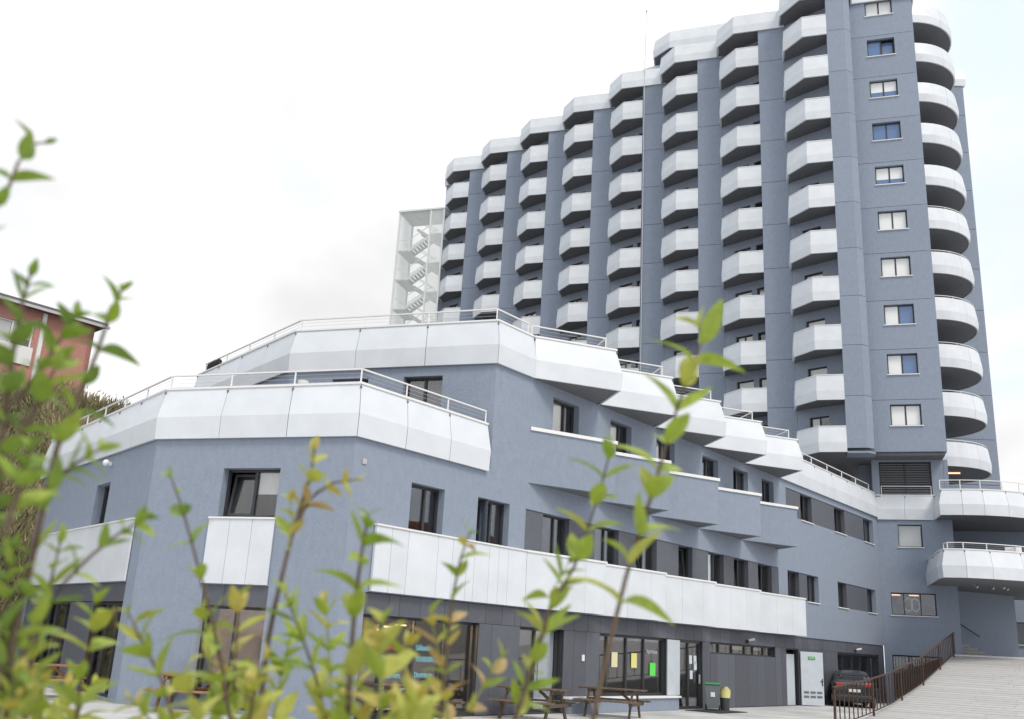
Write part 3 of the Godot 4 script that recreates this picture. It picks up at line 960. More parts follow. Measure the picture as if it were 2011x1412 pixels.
func tower() -> void:
	var b := thing("residence_tower", "tall grey-blue residence tower with rows of white angular balconies", "building", Vector3.ZERO)
	var low := [0, 0, 1, 1, 2, 2, 3, 3, 4]   # lowest storey that shows above the wing
	var bpts := [Vector2(-2.56, -2.33), Vector2(-2.48, -1.22), Vector2(-1.38, 0.0), Vector2(0.0, 0.0)]
	var parapet := band_mesh(bpts, [[0.02, 0.0], [0.05, 0.5], [-0.02, 1.36]], 0.09)
	var cop := mb()
	bar_line(cop, bpts, -0.06, 1.36, 0.13, 0.035)
	var coping := cop.commit()
	var slab := prism_mesh([Vector2(-2.5, -2.33), Vector2(-2.42, -1.22), Vector2(-1.36, -0.05), Vector2(-0.002, -0.05), Vector2(-0.002, -1.05), Vector2(-2.43, -2.335)], 0.02, 0.18)
	var cpts := [Vector2(-2.72, -2.33), Vector2(-2.62, -1.2), Vector2(-1.48, 0.06), Vector2(1.6, 0.06)]
	var cap := band_mesh(cpts, [[0.05, 0.0], [0.08, 0.5], [-0.0, 1.3]], 0.09)
	var capslab := prism_mesh([Vector2(-2.66, -2.33), Vector2(-2.56, -1.2), Vector2(-1.46, 0.02), Vector2(1.6, 0.02), Vector2(1.6, -1.0), Vector2(-0.1, -1.2), Vector2(-2.43, -2.335)], 0.03, 0.16)
	var pier := box_mesh(0.0, 1.6, 0.012, STEP - 0.012, -1.2, 0.0, 0.01)
	var pier0 := prism_mesh([Vector2(0, 0), Vector2(1.0, 0), Vector2(1.35, -0.35), Vector2(1.35, -1.3), Vector2(0, -1.3)], 0.012, STEP - 0.012)
	var core := box_mesh(0.03, 1.57, J0 + 0.01, 40.2, -1.15, -0.03)
	var pier8 := box_mesh(1.05, 1.6, 0.012, STEP - 0.012, -1.2, 0.0, 0.01)
	var core8 := box_mesh(1.08, 1.57, J0 + 0.01, 40.2, -1.15, -0.03)
	var core0 := prism_mesh([Vector2(0.03, -0.03), Vector2(0.98, -0.03), Vector2(1.32, -0.37), Vector2(1.32, -1.2), Vector2(0.03, -1.2)], J0 + 0.01, 40.2)
	for k in 9:
		var f := bay(k)
		part(b, "pier_core", core0 if k == 0 else core8 if k == 8 else core, M.joint, f)
		for n in range(low[k], 10):
			part(b, "wall_panel", pier0 if k == 0 else pier8 if k == 8 else pier, M.walls[rng.randi() % 4], f * Transform3D(Basis(), Vector3(0, J0 + STEP * n, 0)))
		if k == 8:
			continue
		# back wall of the bay, from the pier behind to this pier
		var iw := frame_at(f * Vector3(-2.43, 0, -2.33), on(f, 0.0, -1.05) - on(f, -2.43, -2.33))
		var holes := []
		var two := k == 1 or k == 3
		for n in range(low[k], 10):
			var y := B0 + STEP * n
			holes.append([0.72, 1.86, y + 0.22, y + 2.3])
			if two:
				holes.append([2.2, 2.7, y + 0.22, y + 2.3])
		part(b, "bay_wall", wall_mesh(0.0, 2.76, J0, 40.1, holes, 0.0, 0.2), M.wall, iw)
		for n in range(low[k], 10):
			var y := B0 + STEP * n
			var at := f * Transform3D(Basis(), Vector3(0, y, 0))
			var p := part(b, "balcony", parapet, M.whites[rng.randi() % 4], at)
			part(p, "coping", coping, M.coping)
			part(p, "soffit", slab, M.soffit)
			var v := rng.randf()
			window(b, iw, 0.72, 1.86, y + 0.22, y + 2.3, -0.13, {"mull": [0.55] if v < 0.4 else [], "blinds": [[1.0, 0.85, 0.0, 0.5][rng.randi() % 4], 0.9 if v < 0.2 else 0.0], "t": 0.05})
			if two:
				window(b, iw, 2.2, 2.7, y + 0.22, y + 2.3, -0.13, {"blinds": [[1.0, 0.0, 0.6][rng.randi() % 3]], "t": 0.05})
		if k > 0:
			var c := part(b, "roof_parapet", cap, M.whites[k % 4], f * Transform3D(Basis(), Vector3(0, 39.85, 0)))
			part(c, "soffit", capslab, M.soffit)
	var f0 := bay(0)
	var c0 := [Vector2(-2.72, -2.33), Vector2(-2.62, -1.2), Vector2(-1.48, 0.06), Vector2(1.1, 0.06), Vector2(1.5, -0.4), Vector2(1.5, -1.0), Vector2(5.0, -1.0), Vector2(5.0, -4.0)]
	var cc := part(b, "roof_parapet", band_mesh(c0, [[0.05, 0.0], [0.08, 0.5], [-0.0, 1.3]], 0.09), M.white, f0 * Transform3D(Basis(), Vector3(0, 39.95, 0)))
	part(cc, "soffit", prism_mesh(c0 + [Vector2(-0.1, -4.0)], 0.03, 0.16), M.soffit)
	# small end parapet beyond the last bay
	var f8 := bay(8)
	part(b, "roof_parapet", band_mesh([Vector2(0.85, -1.8), Vector2(0.98, 0.08), Vector2(1.55, 0.08)], [[0.05, 0.0], [0.08, 0.5], [-0.0, 1.3]], 0.09), M.white, f8 * Transform3D(Basis(), Vector3(0, 39.85, 0)))
	# --- the window face
	var face := wall_mesh(1.362, 4.88, 0.012, STEP - 0.012, [[2.28, 3.8, 1.4, 2.55]], -1.09, 0.25)
	part(b, "face_core", wall_mesh(1.4, 4.85, J0 + 0.02, 40.1, face_holes(), -1.12, 0.12), M.joint, f0)
	var blinds := [[1.0, 1.0], [1.0, 0.0], [1.0, 0.0], [1.0, 1.0], [1.0, 1.0], [0.68, 0.68], [0.0, 0.0], [0.62, 0.62], [0.0, 0.0], [1.0, 1.0]]
	for n in 10:
		var y := J0 + STEP * n
		part(b, "wall_panel", face, M.walls[rng.randi() % 4], f0 * Transform3D(Basis(), Vector3(0, y, 0)))
		window(b, f0, 2.28, 3.8, y + 1.4, y + 2.55, -1.27, {"mull": [0.76], "blinds": blinds[n], "t": 0.06, "glass": M.painted_sky_glass, "blind_z": -0.03, "sill": -1.02, "tilt": [0.0, 0.1] if n == 8 else []})
	# --- side wall, round balconies and the far pier
	part(b, "side_wall", wall_mesh(0.0, 9.3, J0, 40.1, [], 0.0, 0.25), M.wall, f0 * Transform3D(Basis(UP, PI / 2), Vector3(4.879, 0, -1.1)))
	var c := Vector2(4.6, -7.1)
	var arc := []
	for i in 25:
		var a := deg_to_rad(lerpf(5.0, 172.0, i / 24.0))
		arc.append(c + 3.2 * Vector2(sin(a), cos(a)))
	var disc := prism_mesh(arc + [Vector2(4.885, -10.3), Vector2(4.885, -3.92)], 0.03, 0.2)
	var rp := [[0.02, 0.0], [0.07, 0.5], [-0.05, 1.34]]
	var pieces := []
	for j in 4:
		var L := band_lines(arc, rp, 0.08)
		var st := mb()
		for i in 6:
			var q := j * 6 + i
			panel_solid(st, L[0], L[1], rp, q, 0.02 if i == 0 else 0.0, 0.98 if i == 5 else 1.0)
		pieces.append(st.commit())
	for n in 11:
		var at := f0 * Transform3D(Basis(), Vector3(0, B0 + STEP * n, 0))
		var d := part(b, "round_balcony", disc, M.soffit, at)
		for m: Mesh in pieces:
			part(d, "parapet_panel", m, M.whites[rng.randi() % 4])
		if n < 6:
			var rs := mb()
			var o := offset_line(arc, -0.12)
			var line := []
			for p: Vector2 in o:
				line.append(Vector3(p.x, 1.47, p.y))
			for i in line.size() - 1:
				bar(rs, line[i], line[i + 1], 0.045, 0.03)
			for i in range(0, line.size(), 4):
				bar(rs, line[i] - Vector3(0, 0.16, 0), line[i], 0.03, 0.03)
			part(d, "handrail", rs.commit(), M.rail)
	part(b, "tube_lamp", box_mesh(5.0, 6.1, B0 - 0.05, B0 + 0.02, -6.1, -6.02), M.tube_glow, f0)
	var fp := frame_at(f0 * Vector3(4.88, 0, -10.4), on(f0, 9.05, -11.5) - on(f0, 4.88, -10.4))
	var far_panel := box_mesh(0.0, 4.31, 0.012, STEP - 0.012, -1.5, 0.0, 0.01)
	part(b, "pier_core", box_mesh(0.03, 4.28, J0, 40.2, -1.45, -0.03), M.joint, fp)
	for n in range(-1, 10):
		part(b, "wall_panel", far_panel, M.walls[rng.randi() % 4], fp * Transform3D(Basis(), Vector3(0, J0 + STEP * n, 0)))
	var fc := part(b, "roof_parapet", band_mesh([Vector2(0, 0.02), Vector2(4.4, 0.02), Vector2(4.4, -1.6)], [[0.05, 0.0], [0.1, 0.5], [-0.06, 1.3]], 0.09), M.white, fp * Transform3D(Basis(), Vector3(0, 39.85, 0)))
	part(fc, "soffit", box_mesh(0.0, 4.42, 0.03, 0.15, -1.6, 0.04), M.soffit)
	# --- roof, underside and the closing walls behind
	var foot := []
	for k in range(7, -1, -1):
		var f := bay(k)
		foot.append_array([on(f, -2.43, -2.38), on(f, -0.05, -1.15), on(f, 0.05, -0.3), on(f, 1.3, -0.3)])
	foot.append_array([on(f0, 1.3, -1.3), on(f0, 4.8, -1.3), on(f0, 4.8, -10.5), on(f0, 9.0, -11.6), on(f0, 9.0, -16.0), Vector2(2.85, -85.4), on(f8, 1.1, -1.0), on(f8, 1.3, -0.3)])
	part(b, "roof_slab", prism_mesh(foot, 40.0, 40.25), M.roof)
	part(b, "underside", prism_mesh(foot, 12.3, 12.44), M.soffit)
	var cl := mb()
	for e: Array in [[on(f0, 9.0, -12.5), on(f0, 9.0, -16.0)], [on(f0, 9.0, -16.0), Vector2(2.85, -85.4)], [Vector2(2.85, -85.4), on(f8, 1.15, -0.6)]]:
		bar(cl, Vector3(e[0].x, 26.2, e[0].y), Vector3(e[1].x, 26.2, e[1].y), 0.2, 27.8)
	part(b, "back_wall", cl.commit(), M.wall)
	# rooftop storey set back, with its own parapet
	var f2 := bay(2)
	part(b, "rooftop_wall", prism_mesh([Vector2(-3.1, -4.5), Vector2(-2.9, -3.0), Vector2(-2.0, -2.35), Vector2(3.5, -2.2), Vector2(3.5, -7.0), Vector2(-3.0, -7.0)], 40.2, 43.0), M.wall, f2)
	var rt := part(b, "roof_parapet", band_mesh([Vector2(-3.6, -5.5), Vector2(-3.4, -3.1), Vector2(-2.15, -2.15), Vector2(3.6, -1.98)], [[0.05, 42.6], [0.08, 43.1], [-0.06, 44.0]], 0.09), M.white, f2)
	part(rt, "soffit", prism_mesh([Vector2(-3.6, -5.5), Vector2(-3.4, -3.1), Vector2(-2.15, -2.15), Vector2(3.6, -1.98), Vector2(3.6, -5.5)], 42.63, 42.75), M.soffit)
	var sl := part(b, "rooftop_louvre", box_mesh(-0.5, 2.2, 41.4, 42.6, -2.3, -2.12), M.frame, f2)
	for i in 4:
		part(sl, "slat", box_mesh(-0.5, 2.2, 41.5 + i * 0.27, 41.54 + i * 0.27, -2.12, -2.04), M.slat)
	var dm := []
	for i in 17:
		var a := deg_to_rad(lerpf(-80.0, 80.0, i / 16.0))
		dm.append(Vector2(1.0, -4.2) + 2.9 * Vector2(sin(a), cos(a)))
	part(b, "roof_parapet", band_mesh(dm, [[0.0, 41.0], [0.05, 41.6], [-0.1, 42.4]], 0.09), M.white, bay(3))
	# lightning mast running down the pier
	var ms := mb()
	tube(ms, [Vector3(0.12, 9.6, 0.12), Vector3(0.12, 41.0, 0.12), Vector3(0.2, 46.0, 0.12)], [0.032, 0.032, 0.028], 8)
	var mast := part(b, "lightning_mast", ms.commit(), M.steel, bay(3))
	part(mast, "mast_tip", box_mesh(0.15, 0.25, 45.9, 46.05, 0.07, 0.17), M.steel)
	podium(b)
	rebase(b, RC)

func face_holes() -> Array:
	var h := []
	for n in 10:
		var y := J0 + STEP * n
		h.append([2.26, 3.82, y + 1.38, y + 2.57])
	return h

func podium(b: Node3D) -> void:
	part(b, "wall", wall_mesh(0.0, 3.63, 0.0, 9.2, [[0.99, 2.17, 7.72, 8.88], [0.46, 2.6, 4.28, 5.4], [0.35, 2.68, 0.02, 2.33]], 0.0, 0.28), M.wall, FL)
	part(b, "wall", wall_mesh(-0.12, 3.5, 9.2, 12.3, [[0.24, 2.82, 10.3, 12.2]], -0.02, 0.28), M.wall, FL)
	var side := FL * Transform3D(Basis(UP, PI / 2), Vector3(3.629, 0, -0.002))
	part(b, "wall", wall_mesh(0.0, 5.5, 0.0, 12.3, [], 0.0, 0.2), M.wall, side)
	window(b, FL, 0.99, 2.17, 7.72, 8.88, -0.2, {"blinds": [1.0], "sill": 0.06})
	var bw := window(b, FL, 0.46, 2.6, 4.28, 5.4, -0.2, {"mull": [0.62, 1.42], "sill": 0.06, "t": 0.045})
	for p: Array in [[0.72, 5.36], [1.6, 5.36]]:
		part(bw, "tube_lamp", box_mesh(p[0] - 0.46 - 0.2, p[0] - 0.46 + 0.25, 1.02, 1.07, -0.6, -0.52), M.tube_glow)
	var ring := TorusMesh.new()
	ring.inner_radius = 0.22
	ring.outer_radius = 0.3
	ring.rings = 24
	ring.ring_segments = 8
	for x: float in [0.85, 1.18]:
		part(bw, "ring_ornament", ring, M.render, Transform3D(Basis(Vector3.RIGHT, PI / 2).scaled(Vector3(0.8, 1.2, 1.0)), Vector3(x, 0.55, -0.3)))
	part(b, "room_wall", box_mesh(0.2, 3.4, 4.0, 5.6, -2.1, -2.0), M.cafe_wall, FL)
	part(b, "room_wall", box_mesh(0.2, 3.4, 6.5, 9.0, -2.1, -2.0), M.room, FL)
	window(b, FL, 0.35, 2.68, 0.02, 2.33, -0.22, {"name": "garage_door", "mull": [0.8, 1.6], "t": 0.07})
	part(b, "room_wall", box_mesh(0.2, 3.4, 0.0, 3.5, -3.1, -3.0), M.room, FL)
	# roller shutter in two halves
	var sh := part(b, "shutter", frame_mesh(2.58, 1.9, 0.04, 0.06, [1.29]), M.frame, FL * Transform3D(Basis(), Vector3(0.24, 10.3, -0.14)))
	for i in 14:
		for j in 2:
			var st := mb()
			bar(st, Vector3(0.05 + j * 1.27, 0.12 + i * 0.128, -0.05), Vector3(1.25 + j * 1.27, 0.12 + i * 0.128, -0.05), 0.09, 0.016, Vector3(0, 0.7, 0.7))
			part(sh, "slat", st.commit(), M.slat)
	part(b, "room_wall", box_mesh(0.1, 3.4, 10.0, 12.3, -0.4, -0.34), M.frame, FL)
	# dark storey under the balconies, set back, with columns
	part(b, "recess_wall", box_mesh(-14.0, -1.0, 9.4, 12.3, -5.2, -5.0), M.wall, FL)
	for x: float in [-0.7, -5.0, -9.2]:
		part(b, "column", box_mesh(x, x + 0.6, 9.4, 12.3, -2.2 - (0.0 if x > -2.0 else 1.6), -1.4 - (0.0 if x > -2.0 else 1.6), 0.02), M.wall, FL)
	part(b, "wall_panel", prism_mesh([Vector2(-1.4, 2.46), Vector2(-0.36, 2.46), Vector2(0.0, 2.1), Vector2(0.0, 1.2), Vector2(-1.4, 1.2)], 12.2, 12.295), M.wall, FL)
	# terrace band that swells out to the right
	var t1 := [Vector2(0.0, 0.0), Vector2(2.86, 0.0), Vector2(2.95, 1.9), Vector2(3.9, 1.96), Vector2(4.87, 1.9), Vector2(5.99, 1.55), Vector2(6.9, 1.0), Vector2(8.3, -0.5), Vector2(9.2, -2.5)]
	var world := []
	for p: Vector2 in t1:
		world.append(on(FL, p.x, p.y))
	white_band(b, world, 9.12, 1.9)
	railing(b, "terrace_rail", [on(FL, 0.3), on(FL, 2.75)], -0.1, 10.38, 10.9, 2.4, Transform3D(), M.rail)
	railing(b, "terrace_rail", world.slice(2), -0.25, 10.38, 10.92, 1.7, Transform3D(), M.rail)
	part(b, "soffit", prism_mesh(t1.slice(1) + [Vector2(9.2, -9.0), Vector2(3.66, -9.0), Vector2(3.66, 0.02), Vector2(2.87, 0.02)], 9.15, 9.35), M.soffit, FL)
	# lower curved terrace over the passage
	var t2 := [Vector2(2.3, 0.02), Vector2(2.33, 4.6), Vector2(2.46, 5.3), Vector2(3.35, 5.45), Vector2(4.46, 5.1), Vector2(5.84, 4.45), Vector2(7.4, 3.2), Vector2(8.6, 1.4), Vector2(9.2, -1.0)]
	var w2 := []
	for p: Vector2 in t2:
		w2.append(on(FL, p.x, p.y))
	white_band(b, w2, 5.78, 1.9)
	railing(b, "terrace_rail", w2.slice(1), -0.25, 7.04, 7.4, 1.6, Transform3D(), M.rail)
	part(b, "soffit", prism_mesh(t2 + [Vector2(9.2, -9.0), Vector2(3.66, -9.0), Vector2(3.66, 0.02)], 5.81, 6.05), M.soffit, FL)
	part(b, "recess_wall", box_mesh(3.7, 9.2, 6.05, 9.15, -4.6, -4.5), M.wall, FL)
	part(b, "recess_wall", prism_mesh([Vector2(3.66, -3.0), Vector2(4.11, -3.38), Vector2(7.22, -5.91), Vector2(7.1, -6.1), Vector2(3.66, -3.3)], 2.3, 5.81), M.wall, FL)
	part(b, "laundry_cloth", box_mesh(5.25, 5.95, 7.1, 7.35, 4.1, 4.13), M.coping, FL * Transform3D(Basis(), Vector3(0.0, 0, 0.05)))
	for p: Array in [[4.1, 2.2], [4.9, 1.6], [5.3, 2.0], [5.6, 1.2]]:
		var st := mb()
		tube(st, [Vector3(p[0], 5.82, p[1]), Vector3(p[0] + 0.04, 5.7, p[1] + 0.02), Vector3(p[0] + 0.12, 5.62, p[1] + 0.1)], [0.03, 0.05, 0.07], 8)
		part(b, "ceiling_spotlight", st.commit(), M.steel, FL)
	# steps inside the passage with a handrail on the wall
	for i in 5:
		part(b, "step", box_mesh(3.66, 5.3 - i * 0.3, 2.43 + i * 0.16, 2.58 + i * 0.16, -2.6 - i * 0.3, -2.3 - i * 0.3, 0.015), M.slabs[i % 4], FL)
	var hr := mb()
	tube(hr, [Vector3(3.7, 4.3, -2.9), Vector3(5.0, 3.5, -3.7)], [0.03, 0.03], 8)
	part(b, "handrail", hr.commit(), M.frame, FL)
	# lighter block seen through the passage
	part(b, "annex_wall", wall_mesh(6.5, 16.0, 0.0, 9.0, [[8.0, 9.2, 3.4, 4.7]], -12.0, 0.3), M.walls[3], FL)
	window(b, FL, 8.0, 9.2, 3.4, 4.7, -12.2, {"sill": -11.9, "glass": M.gloss_dark})

# ---------------------------------------------------------------- outside stair
const STAIR := 2.63
func stair_tower() -> void:
	var f := frame_at(Vector3(-10.3, 0, -75.5), TU)
	var b := thing("stair_tower", "open white steel fire stair with slatted screens beside the tower", "stair tower", f.origin)
	b.transform = f
	var W := 4.1
	var D := 2.8
	var top := 37.0
	part(b, "roof_plate", box_mesh(-0.1, W + 0.1, top, top + 0.14, -D - 0.1, 0.1), M.mesh_white)
	for p: Array in [[0, 0], [W, 0], [0, -D], [W, -D], [2.9, 0.0]]:
		part(b, "corner_post", box_mesh(p[0] - 0.06, p[0] + 0.06, 0, top, p[1] - 0.06, p[1] + 0.06), M.mesh_white)
	var scr := mb()
	var x := 2.98
	while x < W:
		bx(scr, x, x + 0.04, 6.0, top, -0.03, 0.03)
		x += 0.1
	var s1 := part(b, "slat_screen", scr.commit(), M.mesh_white)
	s1.set_meta("kind", "stuff")
	var sc2 := mb()
	x = 0.12
	while x < 2.9:
		bx(sc2, x, x + 0.018, 6.0, top, -0.012, 0.012)
		x += 0.105
	var z := -0.12
	while z > -D:
		bx(sc2, -0.012, 0.012, 6.0, top, z - 0.02, z)
		z -= 0.12
	var s2 := part(b, "slat_screen", sc2.commit(), M.mesh_white)
	s2.set_meta("kind", "stuff")
	var n := 0
	for k in range(0, 9):
		var y := 33.5 - STAIR * k
		part(b, "landing", box_mesh(0.05, 1.05, y - 0.12, y, -D, -0.05), M.mesh_white)
		part(b, "landing", box_mesh(2.98, W - 0.05, y + STAIR / 2 - 0.12, y + STAIR / 2, -D, -0.05), M.mesh_white)
		for side in 2:
			var z0 := -0.15 if side == 0 else -1.6
			var ya := y if side == 0 else y + STAIR
			var yb := y + STAIR / 2
			var st := mb()
			for zz: float in [z0, z0 - 1.1]:
				bar(st, Vector3(1.0, ya - 0.1, zz), Vector3(3.0, yb - 0.1, zz), 0.04, 0.2)
				bar(st, Vector3(1.0, ya + 0.95, zz), Vector3(3.0, yb + 0.95, zz), 0.04, 0.05)
				bar(st, Vector3(0.1, ya + 0.95, zz), Vector3(1.0, ya + 0.95, zz), 0.04, 0.05)
			var fl := part(b, "stair_flight", st.commit(), M.mesh_white)
			for i in 8:
				var t := (i + 0.5) / 8.0
				part(fl, "tread", box_mesh(lerpf(1.0, 3.0, t) - 0.14, lerpf(1.0, 3.0, t) + 0.14, lerpf(ya, yb, t) - 0.04, lerpf(ya, yb, t), z0 - 1.1, z0), M.mesh_white)
		n += 1

func brick_house() -> void:
	var x := Vector2(0.665, -0.747)
	var f := frame_at(Vector3(-24.94 - x.x * 14.0, 0, -54.57 - x.y * 14.0), x)
	var b := thing("brick_apartment_block", "red brick apartment block with white window bays and a grey eave on the hillside", "building", f.origin)
	b.transform = f
	var holes := []
	for y: float in [9.6, 12.6, 15.6]:
		for px: float in [1.2, 4.6, 8.3]:
			holes.append([px, px + 2.3, y, y + 2.2])
	part(b, "wall", wall_mesh(0.0, 14.0, 0.0, 18.7, holes, 0.0, 0.3), M.brick)
	part(b, "wall", wall_mesh(0.0, 9.0, 0.0, 18.7, [], 0.0, 0.3), M.brick, Transform3D(Basis(UP, PI / 2), Vector3(14.0, 0, 0)))
	for h: Array in holes:
		var w := window(b, Transform3D(), h[0], h[1], h[2], h[3], -0.1, {"mull": [1.15], "frame": M.coping, "t": 0.09, "blinds": [0.7, 0.4]})
		part(w, "balcony_panel", box_mesh(-0.1, 2.4, -0.2, 0.85, 0.12, 0.2), M.coping)
	for px: float in [0.9, 4.1, 7.8, 10.9]:
		part(b, "downpipe", box_mesh(px, px + 0.22, 0.0, 18.6, 0.0, 0.16), M.coping)
	var rf := part(b, "roof", prism_mesh([Vector2(-0.5, 0.5), Vector2(14.5, 0.5), Vector2(14.5, -9.5), Vector2(-0.5, -9.5)], 18.7, 18.95), M.grey_tile)
	part(rf, "gutter", box_mesh(-0.5, 14.6, 18.6, 18.75, 0.5, 0.65), M.steel)
	part(rf, "chimney", box_mesh(5.2, 5.75, 18.95, 20.2, -1.4, -0.9), M.coping)
	part(rf, "chimney_cap", box_mesh(5.1, 5.85, 20.2, 20.4, -1.5, -0.8), M.frame)

func hillside() -> void:
	var st := mb()
	var h := func(x: float, z: float) -> float:
		var d := (-x * 0.78 + (-z - 36.0) * 0.62) - 9.0     # distance behind the wing's side
		return clampf(d * 0.62, 0.0, 13.0) + 0.25 * sin(x * 1.3) * cos(z * 0.9)
	var sx := 2.0
	for i in 40:
		for j in 34:
			var x0 := -80.0 + i * sx
			var z0 := -28.0 - j * sx
			var p := []
			for e: Array in [[0, 0], [1, 0], [1, 1], [0, 1]]:
				var xx: float = x0 + e[0] * sx
				var zz: float = z0 - e[1] * sx
				p.append(Vector3(xx, h.call(xx, zz) - 0.06, zz))
			if p[0].y + p[1].y + p[2].y + p[3].y < 0.4:
				continue
			quad(st, p[0], p[1], p[2], p[3], UP)
	structure("hill", st.commit(), M.hill)
	# dry brush covering the slope
	var leaf := mb()
	for k in 46:
		var a := rng.randf() * TAU
		var up := 0.2 + rng.randf() * 0.9
		var base := Vector3(cos(a), 0, sin(a)) * rng.randf() * 0.55 + Vector3(0, rng.randf() * 0.9, 0)
		var d := Vector3(cos(a), up, sin(a)).normalized() * (0.07 + rng.randf() * 0.13)
		var s := d.cross(Vector3(sin(a * 3.0), 0.4, cos(a * 2.0))).normalized() * 0.016
		leaf.set_smooth_group(-1)
		tri(leaf, base - s, base + s, base + d, UP)
		tri(leaf, base + d * 0.4 - s * 1.6, base + d * 0.4 + s * 1.6, base + d * 1.2 + Vector3(0, 0.08, 0), UP)
	var lm := leaf.commit()
	var mm := MultiMesh.new()
	mm.transform_format = MultiMesh.TRANSFORM_3D
	mm.use_colors = true
	mm.mesh = lm
	var xs := []
	var cs := []
	var tone := FastNoiseLite.new()
	tone.seed = 4
	tone.frequency = 0.16
	for i in 26000:
		var x := -52.0 + rng.randf() * 42.0
		var z := -30.0 - rng.randf() * 34.0
		var y: float = h.call(x, z)
		if y < 0.25:
			continue
		var n := tone.get_noise_2d(x, z)
		var s := 0.75 + rng.randf() * 0.7 + n * 0.8
		xs.append(Transform3D(Basis(UP, rng.randf() * TAU).scaled(Vector3(s, s * (0.9 + rng.randf() * 0.6), s)), Vector3(x, y - 0.2, z)))
		var dry := clampf(0.55 + n * 1.4 + (rng.randf() - 0.5) * 0.7, 0.0, 1.0)
		cs.append(Color(0.11, 0.13, 0.05).lerp(Color(0.42, 0.34, 0.2), dry))
	mm.instance_count = xs.size()
	for i in xs.size():
		mm.set_instance_transform(i, xs[i])
		mm.set_instance_color(i, cs[i])
	var o := MultiMeshInstance3D.new()
	o.multimesh = mm
	var m := mat("brush", Color.WHITE, 0.9)
	m.vertex_color_use_as_albedo = true
	o.material_override = m
	put(self, o, "hillside_brush")
	tag(o, "dry brown and green brush covering the slope below the red brick block", "brush")
	o.set_meta("kind", "stuff")

func rebase(b: Node3D, base: Vector3) -> void:   # put a thing's origin at its foot
	b.position += base
	for c in b.get_children():
		c.position -= base

# ---------------------------------------------------------------- ramp and its rusty railing
const RA := Vector2(9.0, -26.5)
const RB := Vector2(22.6, -48.93)

func ramp_y(t: float) -> float:
	var ks := [[-0.2, -0.05], [-0.05, 0.02], [0.0, 0.06], [0.155, 0.22], [0.288, 0.42], [0.392, 0.64], [0.549, 1.0], [0.761, 1.67], [1.0, 2.44]]
	for i in ks.size() - 1:
		if t <= ks[i + 1][0]:
			return lerpf(ks[i][1], ks[i + 1][1], (t - ks[i][0]) / (ks[i + 1][0] - ks[i][0]))
	return 2.44

